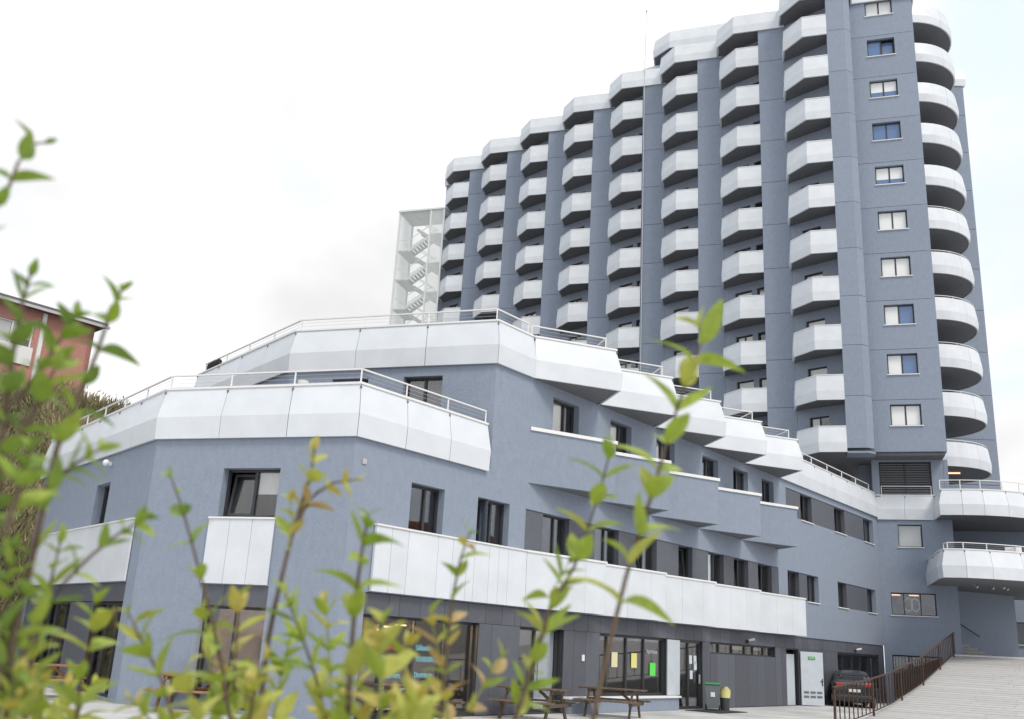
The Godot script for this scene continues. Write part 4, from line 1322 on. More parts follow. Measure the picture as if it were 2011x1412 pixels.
func ramp_and_railing() -> void:
	var d := (RB - RA)
	var r := Vector2(-d.y, d.x).normalized()
	var at := func(t: float, s: float, dy := 0.0) -> Vector3:
		var p := RA + d * t + r * s
		return Vector3(p.x, ramp_y(t) + dy, p.y)
	var st := mb()
	var n := 30
	for i in n:
		var t0 := -0.06 + 1.06 * i / n
		var t1 := -0.06 + 1.06 * (i + 1) / n
		quad(st, at.call(t0, -0.15, -0.05), at.call(t1, -0.15, -0.05), at.call(t1, 17.0, -0.05), at.call(t0, 17.0, -0.05), UP)
		var a: Vector3 = at.call(t0, -0.15, -0.05)
		var b: Vector3 = at.call(t1, -0.15, -0.05)
		quad(st, Vector3(a.x, 0, a.z), Vector3(b.x, 0, b.z), b, a, Vector3(-r.x, 0, -r.y))
	var e: Vector3 = at.call(1.0, -0.15, -0.05)
	var e2: Vector3 = at.call(1.0, 17.0, -0.05)
	quad(st, Vector3(e.x, 0, e.z), Vector3(e2.x, 0, e2.z), e2, e, Vector3(d.x, 0, d.y))
	var ramp := structure("ramp", st.commit(), M.ramp)
	# shallow stone courses across the ramp, each with its own lip
	var rows := 44
	for i in rows:
		var t0 := -0.055 + 1.055 * i / rows
		var t1 := -0.055 + 1.055 * (i + 1) / rows - 0.0009
		var x := -0.15
		while x < 16.8:
			var w := 2.2 + rng.randf() * 1.6
			var x1 := minf(x + w, 17.0)
			var lift := rng.randf() * 0.006
			var c := mb()
			hexa(c, [at.call(t0, x, -0.05), at.call(t1, x, -0.05), at.call(t1, x1 - 0.012, -0.05), at.call(t0, x1 - 0.012, -0.05), at.call(t0, x, 0.008 + lift), at.call(t1, x, 0.0 + lift), at.call(t1, x1 - 0.012, 0.0 + lift), at.call(t0, x1 - 0.012, 0.008 + lift)])
			part(ramp, "paving_stone", c.commit(), M.slabs[rng.randi() % 4])
			x = x1
	# landing at the head of the ramp
	var pl := structure("landing_pavement", prism_mesh([on(FL, 3.2, 0.3), on(FL, 3.2, 0.02), on(FL, 3.64, 0.0), on(FL, 3.64, -9.0), on(FL, 22.0, -9.0), v2(e2), v2(e)], 2.2, 2.425), M.ramp)
	part(pl, "edge_stone", hexa_mesh([at.call(0.992, -0.15, -0.04), at.call(1.004, -0.15, -0.04), at.call(1.004, 17.0, -0.04), at.call(0.992, 17.0, -0.04), at.call(0.992, -0.15, 0.05), at.call(1.004, -0.15, 0.05), at.call(1.004, 17.0, 0.05), at.call(0.992, 17.0, 0.05)]), M.coping)
	# railing
	var f := thing("rusty_railing", "rusty brown iron railing climbing along the edge of the stone ramp", "railing", at.call(0.0, 0.0))
	var rail := mb()
	var low := mb()
	for i in 40:
		var t0 := -0.012 + 1.005 * i / 40.0
		var t1 := -0.012 + 1.005 * (i + 1) / 40.0
		bar(rail, at.call(t0, 0.0, 1.09), at.call(t1, 0.0, 1.09), 0.07, 0.035)
		bar(low, at.call(t0, 0.0, 0.14), at.call(t1, 0.0, 0.14), 0.035, 0.02)
	part(f, "handrail", rail.commit(), M.rust)
	part(f, "bottom_rail", low.commit(), M.rust)
	var count := 46
	for i in count + 1:
		var t := -0.01 + 1.0 * i / count
		var p: Vector3 = at.call(t, 0.0)
		var big := i % 9 == 0
		var bm := mb()
		if big:
			bx(bm, -0.025, 0.025, -0.05, 1.08, -0.025, 0.025)
		else:
			bx(bm, -0.012, 0.012, 0.13, 1.08, -0.012, 0.012)
		part(f, "post" if big else "baluster", bm.commit(), M.rust, Transform3D(Basis(UP, 0.5), p))
	rebase_children(f)

func rebase_children(b: Node3D) -> void:
	for c in b.get_children():
		c.position -= b.position

func hexa_mesh(p: Array) -> Mesh:
	var st := mb()
	hexa(st, p)
	return st.commit()

# ---------------------------------------------------------------- picnic tables
func picnic_table(label: String, at: Vector3, turn: float, woods: Array, group := "") -> void:
	var t := thing("picnic_table", label, "picnic table", at, turn, group)
	var plank := box_mesh(-0.9, 0.9, -0.02, 0.02, -0.065, 0.065, 0.006)
	for i in 5:
		part(t, "top_plank", plank, woods[i % 3], Transform3D(Basis(), Vector3(0, 0.74, -0.29 + i * 0.145)))
	for s: float in [-1.0, 1.0]:
		for i in 2:
			part(t, "seat_plank", plank, woods[(i + 1) % 3], Transform3D(Basis(), Vector3(0, 0.44, s * (0.62 + i * 0.145))))
	for x: float in [-0.62, 0.62]:
		for s: float in [-1.0, 1.0]:
			var st := mb()
			bar(st, Vector3(x, 0.0, s * 0.62), Vector3(x, 0.72, s * 0.24), 0.045, 0.1, Vector3(1, 0, 0))
			part(t, "leg", st.commit(), woods[0])
		part(t, "crossbar", box_mesh(x + 0.03, x + 0.075, 0.33, 0.42, -0.8, 0.8, 0.005), woods[1])
		part(t, "top_batten", box_mesh(x + 0.03, x + 0.075, 0.64, 0.72, -0.34, 0.34, 0.005), woods[1])
		var br := mb()
		bar(br, Vector3(x, 0.38, 0), Vector3(x * 0.25, 0.7, 0), 0.045, 0.07)
		part(t, "brace", br.commit(), woods[2])

func picnic_tables() -> void:
	picnic_table("weathered brown picnic table before the recessed entrance beside the café", Vector3(1.0, 0, -25.45), -0.5, M.woods)
	picnic_table("weathered brown picnic table before the window with the pinned yellow papers", Vector3(3.3, 0, -28.1), -0.38, M.woods)
	picnic_table("weathered picnic table right under the café window with written hours", Vector3(-1.75, 0, -22.7), -0.3, M.woods)
	picnic_table("orange-brown picnic table at the foot of the front wall with its short white panel", Vector3(-6.6, 0, -22.45), 0.05, M.warm)
	picnic_table("orange-brown picnic table outside the glazed side wall", Vector3(-10.6, 0, -23.9), 0.35, M.warm)

# ---------------------------------------------------------------- car, bins and papers
func street_things() -> void:
	car()
	var b := thing("wheeled_bin", "grey wheeled bin with a green lid beside the glazed door", "bin", (FB * Vector3(16.6, 0, 0.62)), -0.2)
	var bd := mb()
	hexa(bd, [Vector3(-0.2, 0.08, -0.22), Vector3(0.2, 0.08, -0.22), Vector3(0.2, 0.08, 0.2), Vector3(-0.2, 0.08, 0.2), Vector3(-0.25, 0.82, -0.28), Vector3(0.25, 0.82, -0.28), Vector3(0.25, 0.82, 0.26), Vector3(-0.25, 0.82, 0.26)])
	part(b, "body", bd.commit(), M.bin_grey)
	part(b, "lid", box_mesh(-0.27, 0.27, 0.82, 0.9, -0.32, 0.29, 0.03), M.bin_green)
	part(b, "emblem", box_mesh(-0.07, 0.07, 0.45, 0.6, 0.243, 0.249), M.coping)
	for x: float in [-0.22, 0.22]:
		var w := mb()
		tube(w, [Vector3(x - 0.03, 0.09, -0.22), Vector3(x + 0.03, 0.09, -0.22)], [0.09, 0.09], 14)
		part(b, "wheel", w.commit(), M.rubber)
	var c := thing("litter_bin", "dark litter bin with a yellow bag bulging over its rim", "bin", (FB * Vector3(17.25, 0, 0.75)), 0.7)
	var cb := mb()
	tube(cb, [Vector3(0, 0.0, 0), Vector3(0, 0.62, 0)], [0.15, 0.18], 16)
	part(c, "body", cb.commit(), M.bin_dark)
	var bag := mb()
	tube(bag, [Vector3(0, 0.42, 0), Vector3(0, 0.5, 0.0), Vector3(0.01, 0.6, 0), Vector3(0.02, 0.7, 0.02), Vector3(0.02, 0.78, 0.02)], [0.18, 0.185, 0.195, 0.16, 0.06], 14)
	part(c, "bag", bag.commit(), M.bag)
	var mt := thing("door_mat", "black rubber mat in front of the glazed door", "mat", (FB * Vector3(16.3, 0.0, 1.0)), atan2(-DB.y, DB.x))
	part(mt, "mat", box_mesh(-1.0, 1.0, 0.004, 0.022, -0.75, 0.55, 0.005), M.mat_rubber)
	for p: Array in [[11.62, 1.28, "cream_paper", "cream paper pinned inside the long shop window", 0.34, 0.44], [12.78, 1.28, "yellow_paper", "yellow paper pinned inside the long shop window", 0.34, 0.44], [13.95, 1.05, "green_paper", "bright green paper pinned inside the long shop window", 0.36, 0.4]]:
		var pp := part(self, "paper_notice", box_mesh(-p[4] / 2, p[4] / 2, 0.0, p[5], -0.003, 0.003), M[p[2]], FB * Transform3D(Basis(), Vector3(p[0], p[1], -0.19)))
		tag(pp, p[3], "paper", "papers in the shop window")
	var jk := thing("cloth_bundle", "dark cloth bundle hung over the end of the upper terrace rail", "cloth", FC2 * Vector3(0.7, 10.55, -0.2))
	var js := mb()
	tube(js, [Vector3(-0.42 * DC.x, 0.05, -0.42 * DC.y), Vector3(-0.2 * DC.x, 0.16, -0.2 * DC.y), Vector3(0.15 * DC.x, 0.2, 0.15 * DC.y), Vector3(0.5 * DC.x, 0.24, 0.5 * DC.y)], [0.08, 0.16, 0.15, 0.09], 10)
	part(jk, "cloth", js.commit(), M.mat_rubber)
	var rc := thing("recycling_container", "blue recycling container beyond the corner of the side wall", "container", Vector3(-16.6, 0, -31.6), 0.5)
	part(rc, "body", box_mesh(-0.8, 0.8, 0.1, 1.1, -0.6, 0.6, 0.08), M.coping)
	part(rc, "lid", box_mesh(-0.84, 0.84, 1.1, 1.5, -0.64, 0.64, 0.16), M.blue_plastic)

func car() -> void:
	var t := thing("parked_car", "black hatchback parked with red tail lights towards the rusty railing", "car", Vector3(15.75, 0, -44.6), deg_to_rad(-14.0))
	# cross-sections along z (rear at +2.0); y of sill, waist, roof; half widths
	var sec := [[2.02, 0.42, 0.62, 0.9, 0.72, 0.78, 0.72], [1.95, 0.26, 0.6, 1.0, 0.8, 0.86, 0.8], [1.7, 0.2, 0.6, 1.04, 0.84, 0.88, 0.82], [0.6, 0.18, 0.6, 1.0, 0.85, 0.89, 0.83], [-0.6, 0.18, 0.6, 0.98, 0.85, 0.89, 0.83], [-1.2, 0.2, 0.58, 0.92, 0.84, 0.87, 0.78], [-1.9, 0.24, 0.5, 0.76, 0.78, 0.82, 0.7], [-2.1, 0.36, 0.48, 0.66, 0.64, 0.7, 0.6]]
	var body := mb()
	_loft(body, sec)
	part(t, "body", body.commit(), M.paint)
	var cab := mb()
	_loft(cab, [[1.8, 1.02, 1.05, 1.1, 0.76, 0.75, 0.72], [1.45, 1.02, 1.24, 1.38, 0.77, 0.68, 0.6], [0.9, 1.0, 1.3, 1.46, 0.78, 0.68, 0.56], [0.0, 1.0, 1.3, 1.46, 0.78, 0.68, 0.56], [-0.5, 0.98, 1.2, 1.36, 0.78, 0.7, 0.58], [-1.15, 0.92, 0.96, 1.0, 0.76, 0.74, 0.7]])
	part(t, "cabin_glass", cab.commit(), M.gloss_dark)
	var roof := mb()
	_loft(roof, [[1.62, 1.3, 1.34, 1.37, 0.6, 0.58, 0.5], [1.3, 1.4, 1.44, 1.47, 0.6, 0.58, 0.48], [0.2, 1.42, 1.46, 1.49, 0.6, 0.57, 0.48], [-0.3, 1.38, 1.42, 1.45, 0.6, 0.57, 0.48]])
	part(t, "roof_panel", roof.commit(), M.paint)
	for s: float in [-1.0, 1.0]:
		part(t, "tail_light", box_mesh(s * 0.58 - 0.19, s * 0.58 + 0.19, 0.8, 0.98, 1.86, 2.04, 0.05), M.tail)
		for z: float in [-1.35, 1.3]:
			var w := mb()
			tube(w, [Vector3(s * 0.66, 0.31, z), Vector3(s * 0.87, 0.31, z)], [0.31, 0.31], 20)
			var wh := part(t, "wheel", w.commit(), M.rubber)
			var rm := mb()
			tube(rm, [Vector3(s * 0.85, 0.31, z), Vector3(s * 0.885, 0.31, z)], [0.2, 0.19], 16)
			part(wh, "rim", rm.commit(), M.steel)
		part(t, "mirror", box_mesh(s * 0.95 - 0.1, s * 0.95 + 0.1, 0.98, 1.12, -0.62, -0.5, 0.04), M.coping)
	part(t, "number_plate", box_mesh(-0.26, 0.26, 0.62, 0.74, 2.0, 2.06, 0.01), M.plate)
	part(t, "bumper", box_mesh(-0.8, 0.8, 0.32, 0.5, 1.9, 2.1, 0.05), M.frame)
	part(t, "rear_window", hexa_mesh([Vector3(-0.62, 1.04, 1.84), Vector3(0.62, 1.04, 1.84), Vector3(0.62, 1.04, 1.8), Vector3(-0.62, 1.04, 1.8), Vector3(-0.5, 1.34, 1.56), Vector3(0.5, 1.34, 1.56), Vector3(0.5, 1.34, 1.52), Vector3(-0.5, 1.34, 1.52)]), M.gloss_dark)

func _loft(st: SurfaceTool, sec: Array) -> void:
	var rings := []
	for s: Array in sec:
		var z: float = s[0]
		rings.append([Vector3(-s[4], s[1], z), Vector3(-s[5], s[2], z), Vector3(-s[6], s[3], z), Vector3(-s[6] * 0.6, s[3] + 0.03, z), Vector3(s[6] * 0.6, s[3] + 0.03, z), Vector3(s[6], s[3], z), Vector3(s[5], s[2], z), Vector3(s[4], s[1], z)])
	for i in rings.size() - 1:
		var c := Vector3.ZERO
		for p: Vector3 in rings[i] + rings[i + 1]:
			c += p / 16.0
		for k in 8:
			var a: Vector3 = rings[i][k]
			var b: Vector3 = rings[i][(k + 1) % 8]
			var d: Vector3 = rings[i + 1][(k + 1) % 8]
			var e: Vector3 = rings[i + 1][k]
			quad(st, a, b, d, e, (a + b + d + e) / 4.0 - c)
	for e: int in [0, rings.size() - 1]:
		var c2 := Vector3.ZERO
		for p: Vector3 in rings[e]:
			c2 += p / 8.0
		for k in 8:
			tri(st, c2, rings[e][k], rings[e][(k + 1) % 8], Vector3(0, 0, 1 if e == 0 else -1))

# the house across the square, which the wing's windows mirror
func opposite_house() -> void:
	var b := thing("opposite_house", "cream house with a brown tiled roof and chimney mirrored in the wing's windows", "house", Vector3(56, 0, -31), deg_to_rad(-90.0))
	part(b, "wall", wall_mesh(-9.0, 9.0, 0.0, 9.0, [[-6.5, -5.3, 5.5, 7.2], [-1.0, 0.2, 5.5, 7.2], [4.2, 5.4, 5.5, 7.2]], 0.0, 0.3), M.render, Transform3D(Basis(UP, 0), Vector3.ZERO))
	part(b, "wall", box_mesh(-9.0, 9.0, 0.0, 9.0, -9.0, -0.35), M.render)
	var rf := mb()
	hexa(rf, [Vector3(-9.8, 9.0, 0.8), Vector3(9.8, 9.0, 0.8), Vector3(9.8, 9.0, -9.8), Vector3(-9.8, 9.0, -9.8), Vector3(-6.0, 12.0, -4.2), Vector3(6.0, 12.0, -4.2), Vector3(6.0, 12.0, -4.8), Vector3(-6.0, 12.0, -4.8)])
	var r := part(b, "roof", rf.commit(), M.tile)
	part(r, "chimney", box_mesh(1.5, 2.7, 10.0, 13.6, -3.6, -2.6), M.tile)

# ---------------------------------------------------------------- the shrub in the foreground
func leaf_mesh(curl: float, fold: float, width: float) -> Mesh:
	var st := SurfaceTool.new()
	st.begin(Mesh.PRIMITIVE_TRIANGLES)
	st.set_smooth_group(0)
	var rows := 8
	var pts := []
	for i in rows + 1:
		var t := float(i) / rows
		var w := width * pow(sin(PI * pow(t, 0.82)), 0.85) * (1.0 - 0.15 * t)
		if i == 0:
			w = 0.018
		if i == rows:
			w = 0.0
		var y := t
		var z := -curl * t * t
		pts.append([Vector3(-w, y, z + fold * w), Vector3(0, y, z), Vector3(w, y, z + fold * w)])
	for i in rows:
		for k in 2:
			var a: Vector3 = pts[i][k]
			var b: Vector3 = pts[i][k + 1]
			var c: Vector3 = pts[i + 1][k + 1]
			var d: Vector3 = pts[i + 1][k]
			for p: Vector3 in [a, c, b, a, d, c]:
				st.set_uv(Vector2(p.x, p.y))
				st.add_vertex(p)
	st.index()
	st.generate_normals()
	return st.commit()

func shoot(shrub: Node3D, pts: Array, radius: float, leaf_len: float, gap: float, tones: Array, bare_below := -9.0, from_y := -9.0) -> void:
	# pts run from the tip down; leaves sit in opposite pairs
	var line := []
	for p: Array in pts:
		line.append(Vector3(p[0], p[1], p[2]) - shrub.position)
	var radii := []
	for i in line.size():
		radii.append(lerpf(radius * 0.3, radius, float(i) / (line.size() - 1)))
	var st := mb()
	tube(st, line, radii, 7)
	part(shrub, "stem", st.commit(), M.bark if radius > 0.0026 else M.shoot)
	var along := 0.0
	var turn := rng.randf() * 1.0
	var total := 0.0
	for i in line.size() - 1:
		total += (line[i + 1] - line[i]).length()
	var next := 0.004
	var done := 0.0
	for i in line.size() - 1:
		var a: Vector3 = line[i]
		var b: Vector3 = line[i + 1]
		var len := (b - a).length()
		while next < done + len:
			var p := a.lerp(b, (next - done) / len)
			if p.y + shrub.position.y < bare_below:
				return
			var up := (a - b).normalized()
			var side := up.cross(Vector3(0, 0.2, 1)).normalized()
			var fwd := side.cross(up)
			var grow := clampf(0.45 + next / 0.05, 0.45, 1.0)
			for s: float in [0.0, PI]:
				if rng.randf() < 0.06:
					continue
				var ang := turn + s + (rng.randf() - 0.5) * 0.7
				var out := side * cos(ang) + fwd * sin(ang)
				var spread := 0.55 + rng.randf() * 0.55 if next > 0.012 else 0.25 + rng.randf() * 0.25
				var dir := (up * cos(spread) + out * sin(spread)).normalized()
				var x := dir.cross(up).normalized()
				if x.length() < 0.1:
					x = side
				x = x.rotated(dir, (rng.randf() - 0.5) * 1.2)
				var z := x.cross(dir)
				var l := leaf_len * grow * (0.75 + rng.randf() * 0.45)
				part(shrub, "leaf", leaves_shapes[rng.randi() % leaves_shapes.size()], M.leaves[tones[rng.randi() % tones.size()]], Transform3D(Basis(x * l, dir * l, z * l), p))
			turn += PI / 2 + (rng.randf() - 0.5) * 0.5
			next += gap * clampf(0.4 + next / 0.08, 0.4, 1.0) * (0.8 + rng.randf() * 0.4)
		done += len

var leaves_shapes := []

func shrubs() -> void:
	leaves_shapes = [leaf_mesh(0.25, 0.4, 0.25), leaf_mesh(0.05, 0.55, 0.22), leaf_mesh(0.5, 0.35, 0.26), leaf_mesh(-0.15, 0.4, 0.23), leaf_mesh(0.7, 0.4, 0.25)]
	var s: Node3D
	s = thing("foreground_shrub", "tall slender shrub shoot with big pale green leaves crossing the sawtooth balconies", "shrub", Vector3(0.27, 0, -1))
	shoot(s, [[0.2001,2.063,-0.9798],[0.2043,2.0484,-0.9789],[0.1894,2.0084,-0.9819],[0.1747,1.9607,-0.9846],[0.1584,1.9004,-0.9874],[0.1434,1.8471,-0.9897],[0.1278,1.7951,-0.9918],[0.1175,1.7496,-0.9931],[0.1057,1.6956,-0.9944],[0.0982,1.6563,-0.9952],[0.0972,1.1563,-1.0151],[0.0962,0.0,-1.035]], 0.0033, 0.051084, 0.0352, [1, 1, 2, 2], 1.7473)
	s = thing("foreground_shrub", "slender shrub shoot with small leaves rising before the white cladding belt near the café entrance", "shrub", Vector3(0.1, 0, -1.05))
	shoot(s, [[0.12,1.9498,-1.0733],[0.109,1.9013,-1.0745],[0.0924,1.8435,-1.076],[0.0812,1.8085,-1.0769],[0.0551,1.7592,-1.0786],[0.0428,1.7107,-1.0792],[0.024,1.6468,-1.0797],[0.0238,1.1468,-1.1013],[0.0235,0.0,-1.1229]], 0.0032, 0.039732, 0.033, [1, 0, 1, 2], 1.5)
	shoot(s, [[0.0779,1.8166,-1.0972],[0.0592,1.7821,-1.0984],[0.0525,1.7379,-1.0987],[0.0379,1.6889,-1.0993],[0.0245,1.6454,-1.0997],[0.0243,1.1454,-1.1217],[0.024,0.0,-1.1437]], 0.0026, 0.043, 0.0374, [1, 2, 1, 0], 1.5)
	s = thing("foreground_shrub", "shrub with browning leaves standing before the written café window", "shrub", Vector3(-0.06, 0, -1.1))
	shoot(s, [[-0.0378,1.8443,-1.1194],[-0.0465,1.8148,-1.119],[-0.0524,1.7745,-1.1188],[-0.0543,1.7354,-1.1187],[-0.0556,1.6889,-1.1186],[-0.0571,1.64,-1.1185],[-0.0565,1.14,-1.1409],[-0.056,0.0,-1.1632]], 0.0032, 0.03096, 0.0286, [1, 0, 3, 5], 1.5)
	shoot(s, [[0.0067,1.7075,-1.2],[-0.0072,1.6836,-1.2],[-0.0235,1.6542,-1.1998],[-0.0403,1.6352,-1.1993],[-0.0399,1.1352,-1.2233],[-0.0395,0.0,-1.2473]], 0.0022, 0.0387, 0.033, [1, 2, 5], 1.5)
	shoot(s, [[-0.0789,1.7545,-1.1473],[-0.0683,1.7154,-1.148],[-0.0578,1.6825,-1.1485],[-0.05,1.6382,-1.1489],[-0.0495,1.1382,-1.1719],[-0.049,0.0,-1.1949]], 0.0025, 0.0387, 0.033, [3, 5, 1, 2], 1.5)
	s = thing("foreground_shrub", "shrub shoot with dense light green leaves beside the corner of the front wall", "shrub", Vector3(-0.17, 0, -1))
	shoot(s, [[-0.1387,1.8425,-0.9903],[-0.1416,1.8087,-0.9899],[-0.1436,1.7656,-0.9896],[-0.1433,1.7213,-0.9897],[-0.142,1.683,-0.9899],[-0.1406,1.6446,-0.9901],[-0.1392,1.1446,-1.0099],[-0.1378,0.0,-1.0297]], 0.0042, 0.043, 0.0286, [1, 0, 1, 2], 1.5)
	shoot(s, [[-0.0935,1.7193,-1.0458],[-0.1097,1.6931,-1.0443],[-0.123,1.6674,-1.0428],[-0.1309,1.6415,-1.0418],[-0.1296,1.1415,-1.0626],[-0.1283,0.0,-1.0835]], 0.0025, 0.043, 0.0308, [1, 2, 2, 3], 1.5)
	shoot(s, [[-0.2331,1.7628,-1.075],[-0.2127,1.7238,-1.0792],[-0.1918,1.6776,-1.0832],[-0.1768,1.6362,-1.0857],[-0.175,1.1362,-1.1074],[-0.1733,0.0,-1.1291]], 0.0028, 0.043, 0.0286, [1, 1, 2, 0], 1.5)
	shoot(s, [[-0.0718,1.6788,-0.9473],[-0.0848,1.6647,-0.9462],[-0.0929,1.6501,-0.9454],[-0.092,1.1501,-0.9643],[-0.091,0.0,-0.9832]], 0.0025, 0.043, 0.0242, [1, 2, 2, 3], 1.5)
	shoot(s, [[-0.2067,1.7608,-1.1821],[-0.199,1.7144,-1.1834],[-0.1913,1.6689,-1.1846],[-0.1843,1.6289,-1.1858],[-0.1825,1.1289,-1.2095],[-0.1806,0.0,-1.2332]], 0.0025, 0.0387, 0.0286, [2, 1, 3, 1], 1.5)
	shoot(s, [[-0.1821,1.6728,-1.2177],[-0.1695,1.6549,-1.2195],[-0.1561,1.6279,-1.2213],[-0.1545,1.1279,-1.2457],[-0.153,0.0,-1.2702]], 0.0026, 0.043, 0.0264, [1, 2, 2, 3], 1.5)
	shoot(s, [[-0.112,1.7379,-0.9669],[-0.1095,1.7013,-0.9672],[-0.1055,1.6479,-0.9676],[-0.1044,1.1479,-0.987],[-0.1034,0.0,-1.0063]], 0.0026, 0.043, 0.0264, [1, 2, 2, 3], 1.5)
	shoot(s, [[-0.0758,1.6716,-1.0067],[-0.076,1.6616,-1.0067],[-0.0758,1.6467,-1.0067],[-0.075,1.1467,-1.0268],[-0.0743,0.0,-1.047]], 0.0026, 0.043, 0.0264, [2, 3, 1, 2], 1.5)
	shoot(s, [[-0.0637,1.6764,-0.866],[-0.065,1.6685,-0.8659],[-0.0659,1.6569,-0.8658],[-0.0652,1.1569,-0.8831],[-0.0646,0.0,-0.9004]], 0.0026, 0.043, 0.0264, [1, 2, 2, 3], 1.5)
	s = thing("foreground_shrub", "shrub with yellowing leaves forked in front of the tilted window", "shrub", Vector3(-0.25, 0, -1.1))
	shoot(s, [[-0.2234,1.9287,-1.0975],[-0.2244,1.8958,-1.0973],[-0.2325,1.8571,-1.0956],[-0.2394,1.8108,-1.0941],[-0.246,1.7548,-1.0926],[-0.2498,1.706,-1.0918],[-0.2493,1.6321,-1.0919],[-0.2468,1.1321,-1.1137],[-0.2443,0.0,-1.1356]], 0.0042, 0.03612, 0.0308, [3, 2, 3, 2], 1.8337)
	shoot(s, [[-0.174,1.8959,-1.1064],[-0.1982,1.8904,-1.1023],[-0.2156,1.8771,-1.0991],[-0.2281,1.8574,-1.0965],[-0.2344,1.8339,-1.0952]], 0.003, 0.03268, 0.033, [3, 2, 5, 3], 1.5)
	shoot(s, [[-0.2437,1.8677,-1.0932],[-0.2384,1.845,-1.0943],[-0.2394,1.8108,-1.0941]], 0.0025, 0.0344, 0.033, [2, 3, 1], 1.5)
	s = thing("foreground_shrub", "sparse shrub shoot with small green leaves before the blank front corner wall", "shrub", Vector3(-0.33, 0, -1.1))
	shoot(s, [[-0.3704,1.8809,-1.057],[-0.3585,1.8568,-1.0611],[-0.3418,1.8165,-1.0666],[-0.3263,1.7766,-1.0714],[-0.3078,1.7295,-1.0769],[-0.2909,1.6778,-1.0816],[-0.2778,1.6311,-1.085],[-0.275,1.1311,-1.1067],[-0.2722,0.0,-1.1284]], 0.003, 0.03096, 0.0352, [0, 1, 4, 1], 1.5)
	shoot(s, [[-0.3667,1.7339,-0.9839],[-0.3464,1.7012,-0.9912],[-0.3259,1.6686,-0.9981],[-0.3122,1.635,-1.0025],[-0.3091,1.135,-1.0226],[-0.306,0.0,-1.0426]], 0.0028, 0.038, 0.0247, [1, 1, 2, 0], 1.5)
	shoot(s, [[-0.2922,1.7588,-1.1123],[-0.2893,1.7149,-1.113],[-0.2865,1.6719,-1.1137],[-0.2821,1.6288,-1.1149],[-0.2793,1.1288,-1.1372],[-0.2765,0.0,-1.1595]], 0.0028, 0.03956, 0.0286, [1, 2, 2, 3], 1.5)
	shoot(s, [[-0.3418,1.7466,-1.1503],[-0.3304,1.7018,-1.1536],[-0.3148,1.6242,-1.158],[-0.3117,1.1242,-1.1812],[-0.3085,0.0,-1.2043]], 0.0025, 0.03956, 0.0286, [1, 2, 0], 1.5)
	shoot(s, [[-0.2238,1.698,-0.9746],[-0.2297,1.6697,-0.9733],[-0.2308,1.6412,-0.973],[-0.2285,1.1412,-0.9925],[-0.2262,0.0,-1.0119]], 0.0028, 0.043, 0.0264, [2, 3, 1], 1.5)
	shoot(s, [[-0.2791,1.6784,-0.9081],[-0.2684,1.6615,-0.9113],[-0.2618,1.6438,-0.9132],[-0.2592,1.1438,-0.9315],[-0.2566,0.0,-0.9497]], 0.0028, 0.043, 0.0242, [1, 2, 2], 1.5)
	shoot(s, [[-0.2445,1.7209,-1.1882],[-0.2503,1.682,-1.187],[-0.2538,1.6253,-1.1863],[-0.2513,1.1253,-1.21],[-0.2487,0.0,-1.2338]], 0.0026, 0.043, 0.0264, [1, 1, 2, 0], 1.5)
	shoot(s, [[-0.3,1.6518,-1.1552],[-0.3088,1.6408,-1.1528],[-0.3168,1.6246,-1.1507],[-0.3136,1.1246,-1.1737],[-0.3105,0.0,-1.1967]], 0.0026, 0.043, 0.0264, [1, 1, 2, 0], 1.5)
	shoot(s, [[-0.3775,1.6483,-1.0615],[-0.3678,1.6403,-1.0649],[-0.3574,1.6282,-1.0684],[-0.3538,1.1282,-1.0898],[-0.3503,0.0,-1.1111]], 0.0026, 0.038, 0.0228, [1, 2, 2, 3], 1.5)
	shoot(s, [[-0.3022,1.6516,-1.2909],[-0.2943,1.6375,-1.2928],[-0.2855,1.6162,-1.2947],[-0.2826,1.1162,-1.3206],[-0.2798,0.0,-1.3465]], 0.0026, 0.043, 0.0264, [2, 3, 1, 2], 1.5)
	shoot(s, [[-0.2982,1.6784,-1.1974],[-0.2908,1.6561,-1.1992],[-0.282,1.6229,-1.2013],[-0.2792,1.1229,-1.2253],[-0.2764,0.0,-1.2494]], 0.0026, 0.043, 0.0264, [2, 3, 1, 2], 1.5)
	s = thing("foreground_shrub", "dark green leafy shrub in front of the red brick block and the hillside", "shrub", Vector3(-0.5, 0, -0.85))
	shoot(s, [[-0.3788,2.0318,-0.8712],[-0.3853,2.0074,-0.8684],[-0.3898,1.9657,-0.8663],[-0.3989,1.9147,-0.8622],[-0.4068,1.8705,-0.8585],[-0.4086,1.8333,-0.8577],[-0.4097,1.7705,-0.8571],[-0.4118,1.7021,-0.8561],[-0.4086,1.6402,-0.8576],[-0.4045,1.1402,-0.8748],[-0.4004,0.0,-0.8919]], 0.0045, 0.0342, 0.0323, [0, 4, 0, 1], 1.5)
	shoot(s, [[-0.4271,2.0136,-0.7922],[-0.4289,1.9868,-0.7912],[-0.4282,1.945,-0.7916],[-0.4263,1.9046,-0.7927],[-0.4233,1.8654,-0.7942],[-0.4201,1.8144,-0.796],[-0.4159,1.3144,-0.8119],[-0.4117,0.0,-0.8278]], 0.0042, 0.03496, 0.0228, [4, 0, 4, 0], 1.5)
	shoot(s, [[-0.4114,1.9965,-0.8563],[-0.4221,1.9641,-0.8511],[-0.4325,1.9326,-0.8458],[-0.4432,1.9067,-0.8403]], 0.003, 0.03496, 0.0228, [4, 0, 0, 1], 1.5)
	shoot(s, [[-0.395,1.9429,-0.8087],[-0.4014,1.9139,-0.8055],[-0.4076,1.8857,-0.8024],[-0.417,1.8577,-0.7976]], 0.003, 0.03496, 0.0247, [4, 0, 0, 1], 1.5)
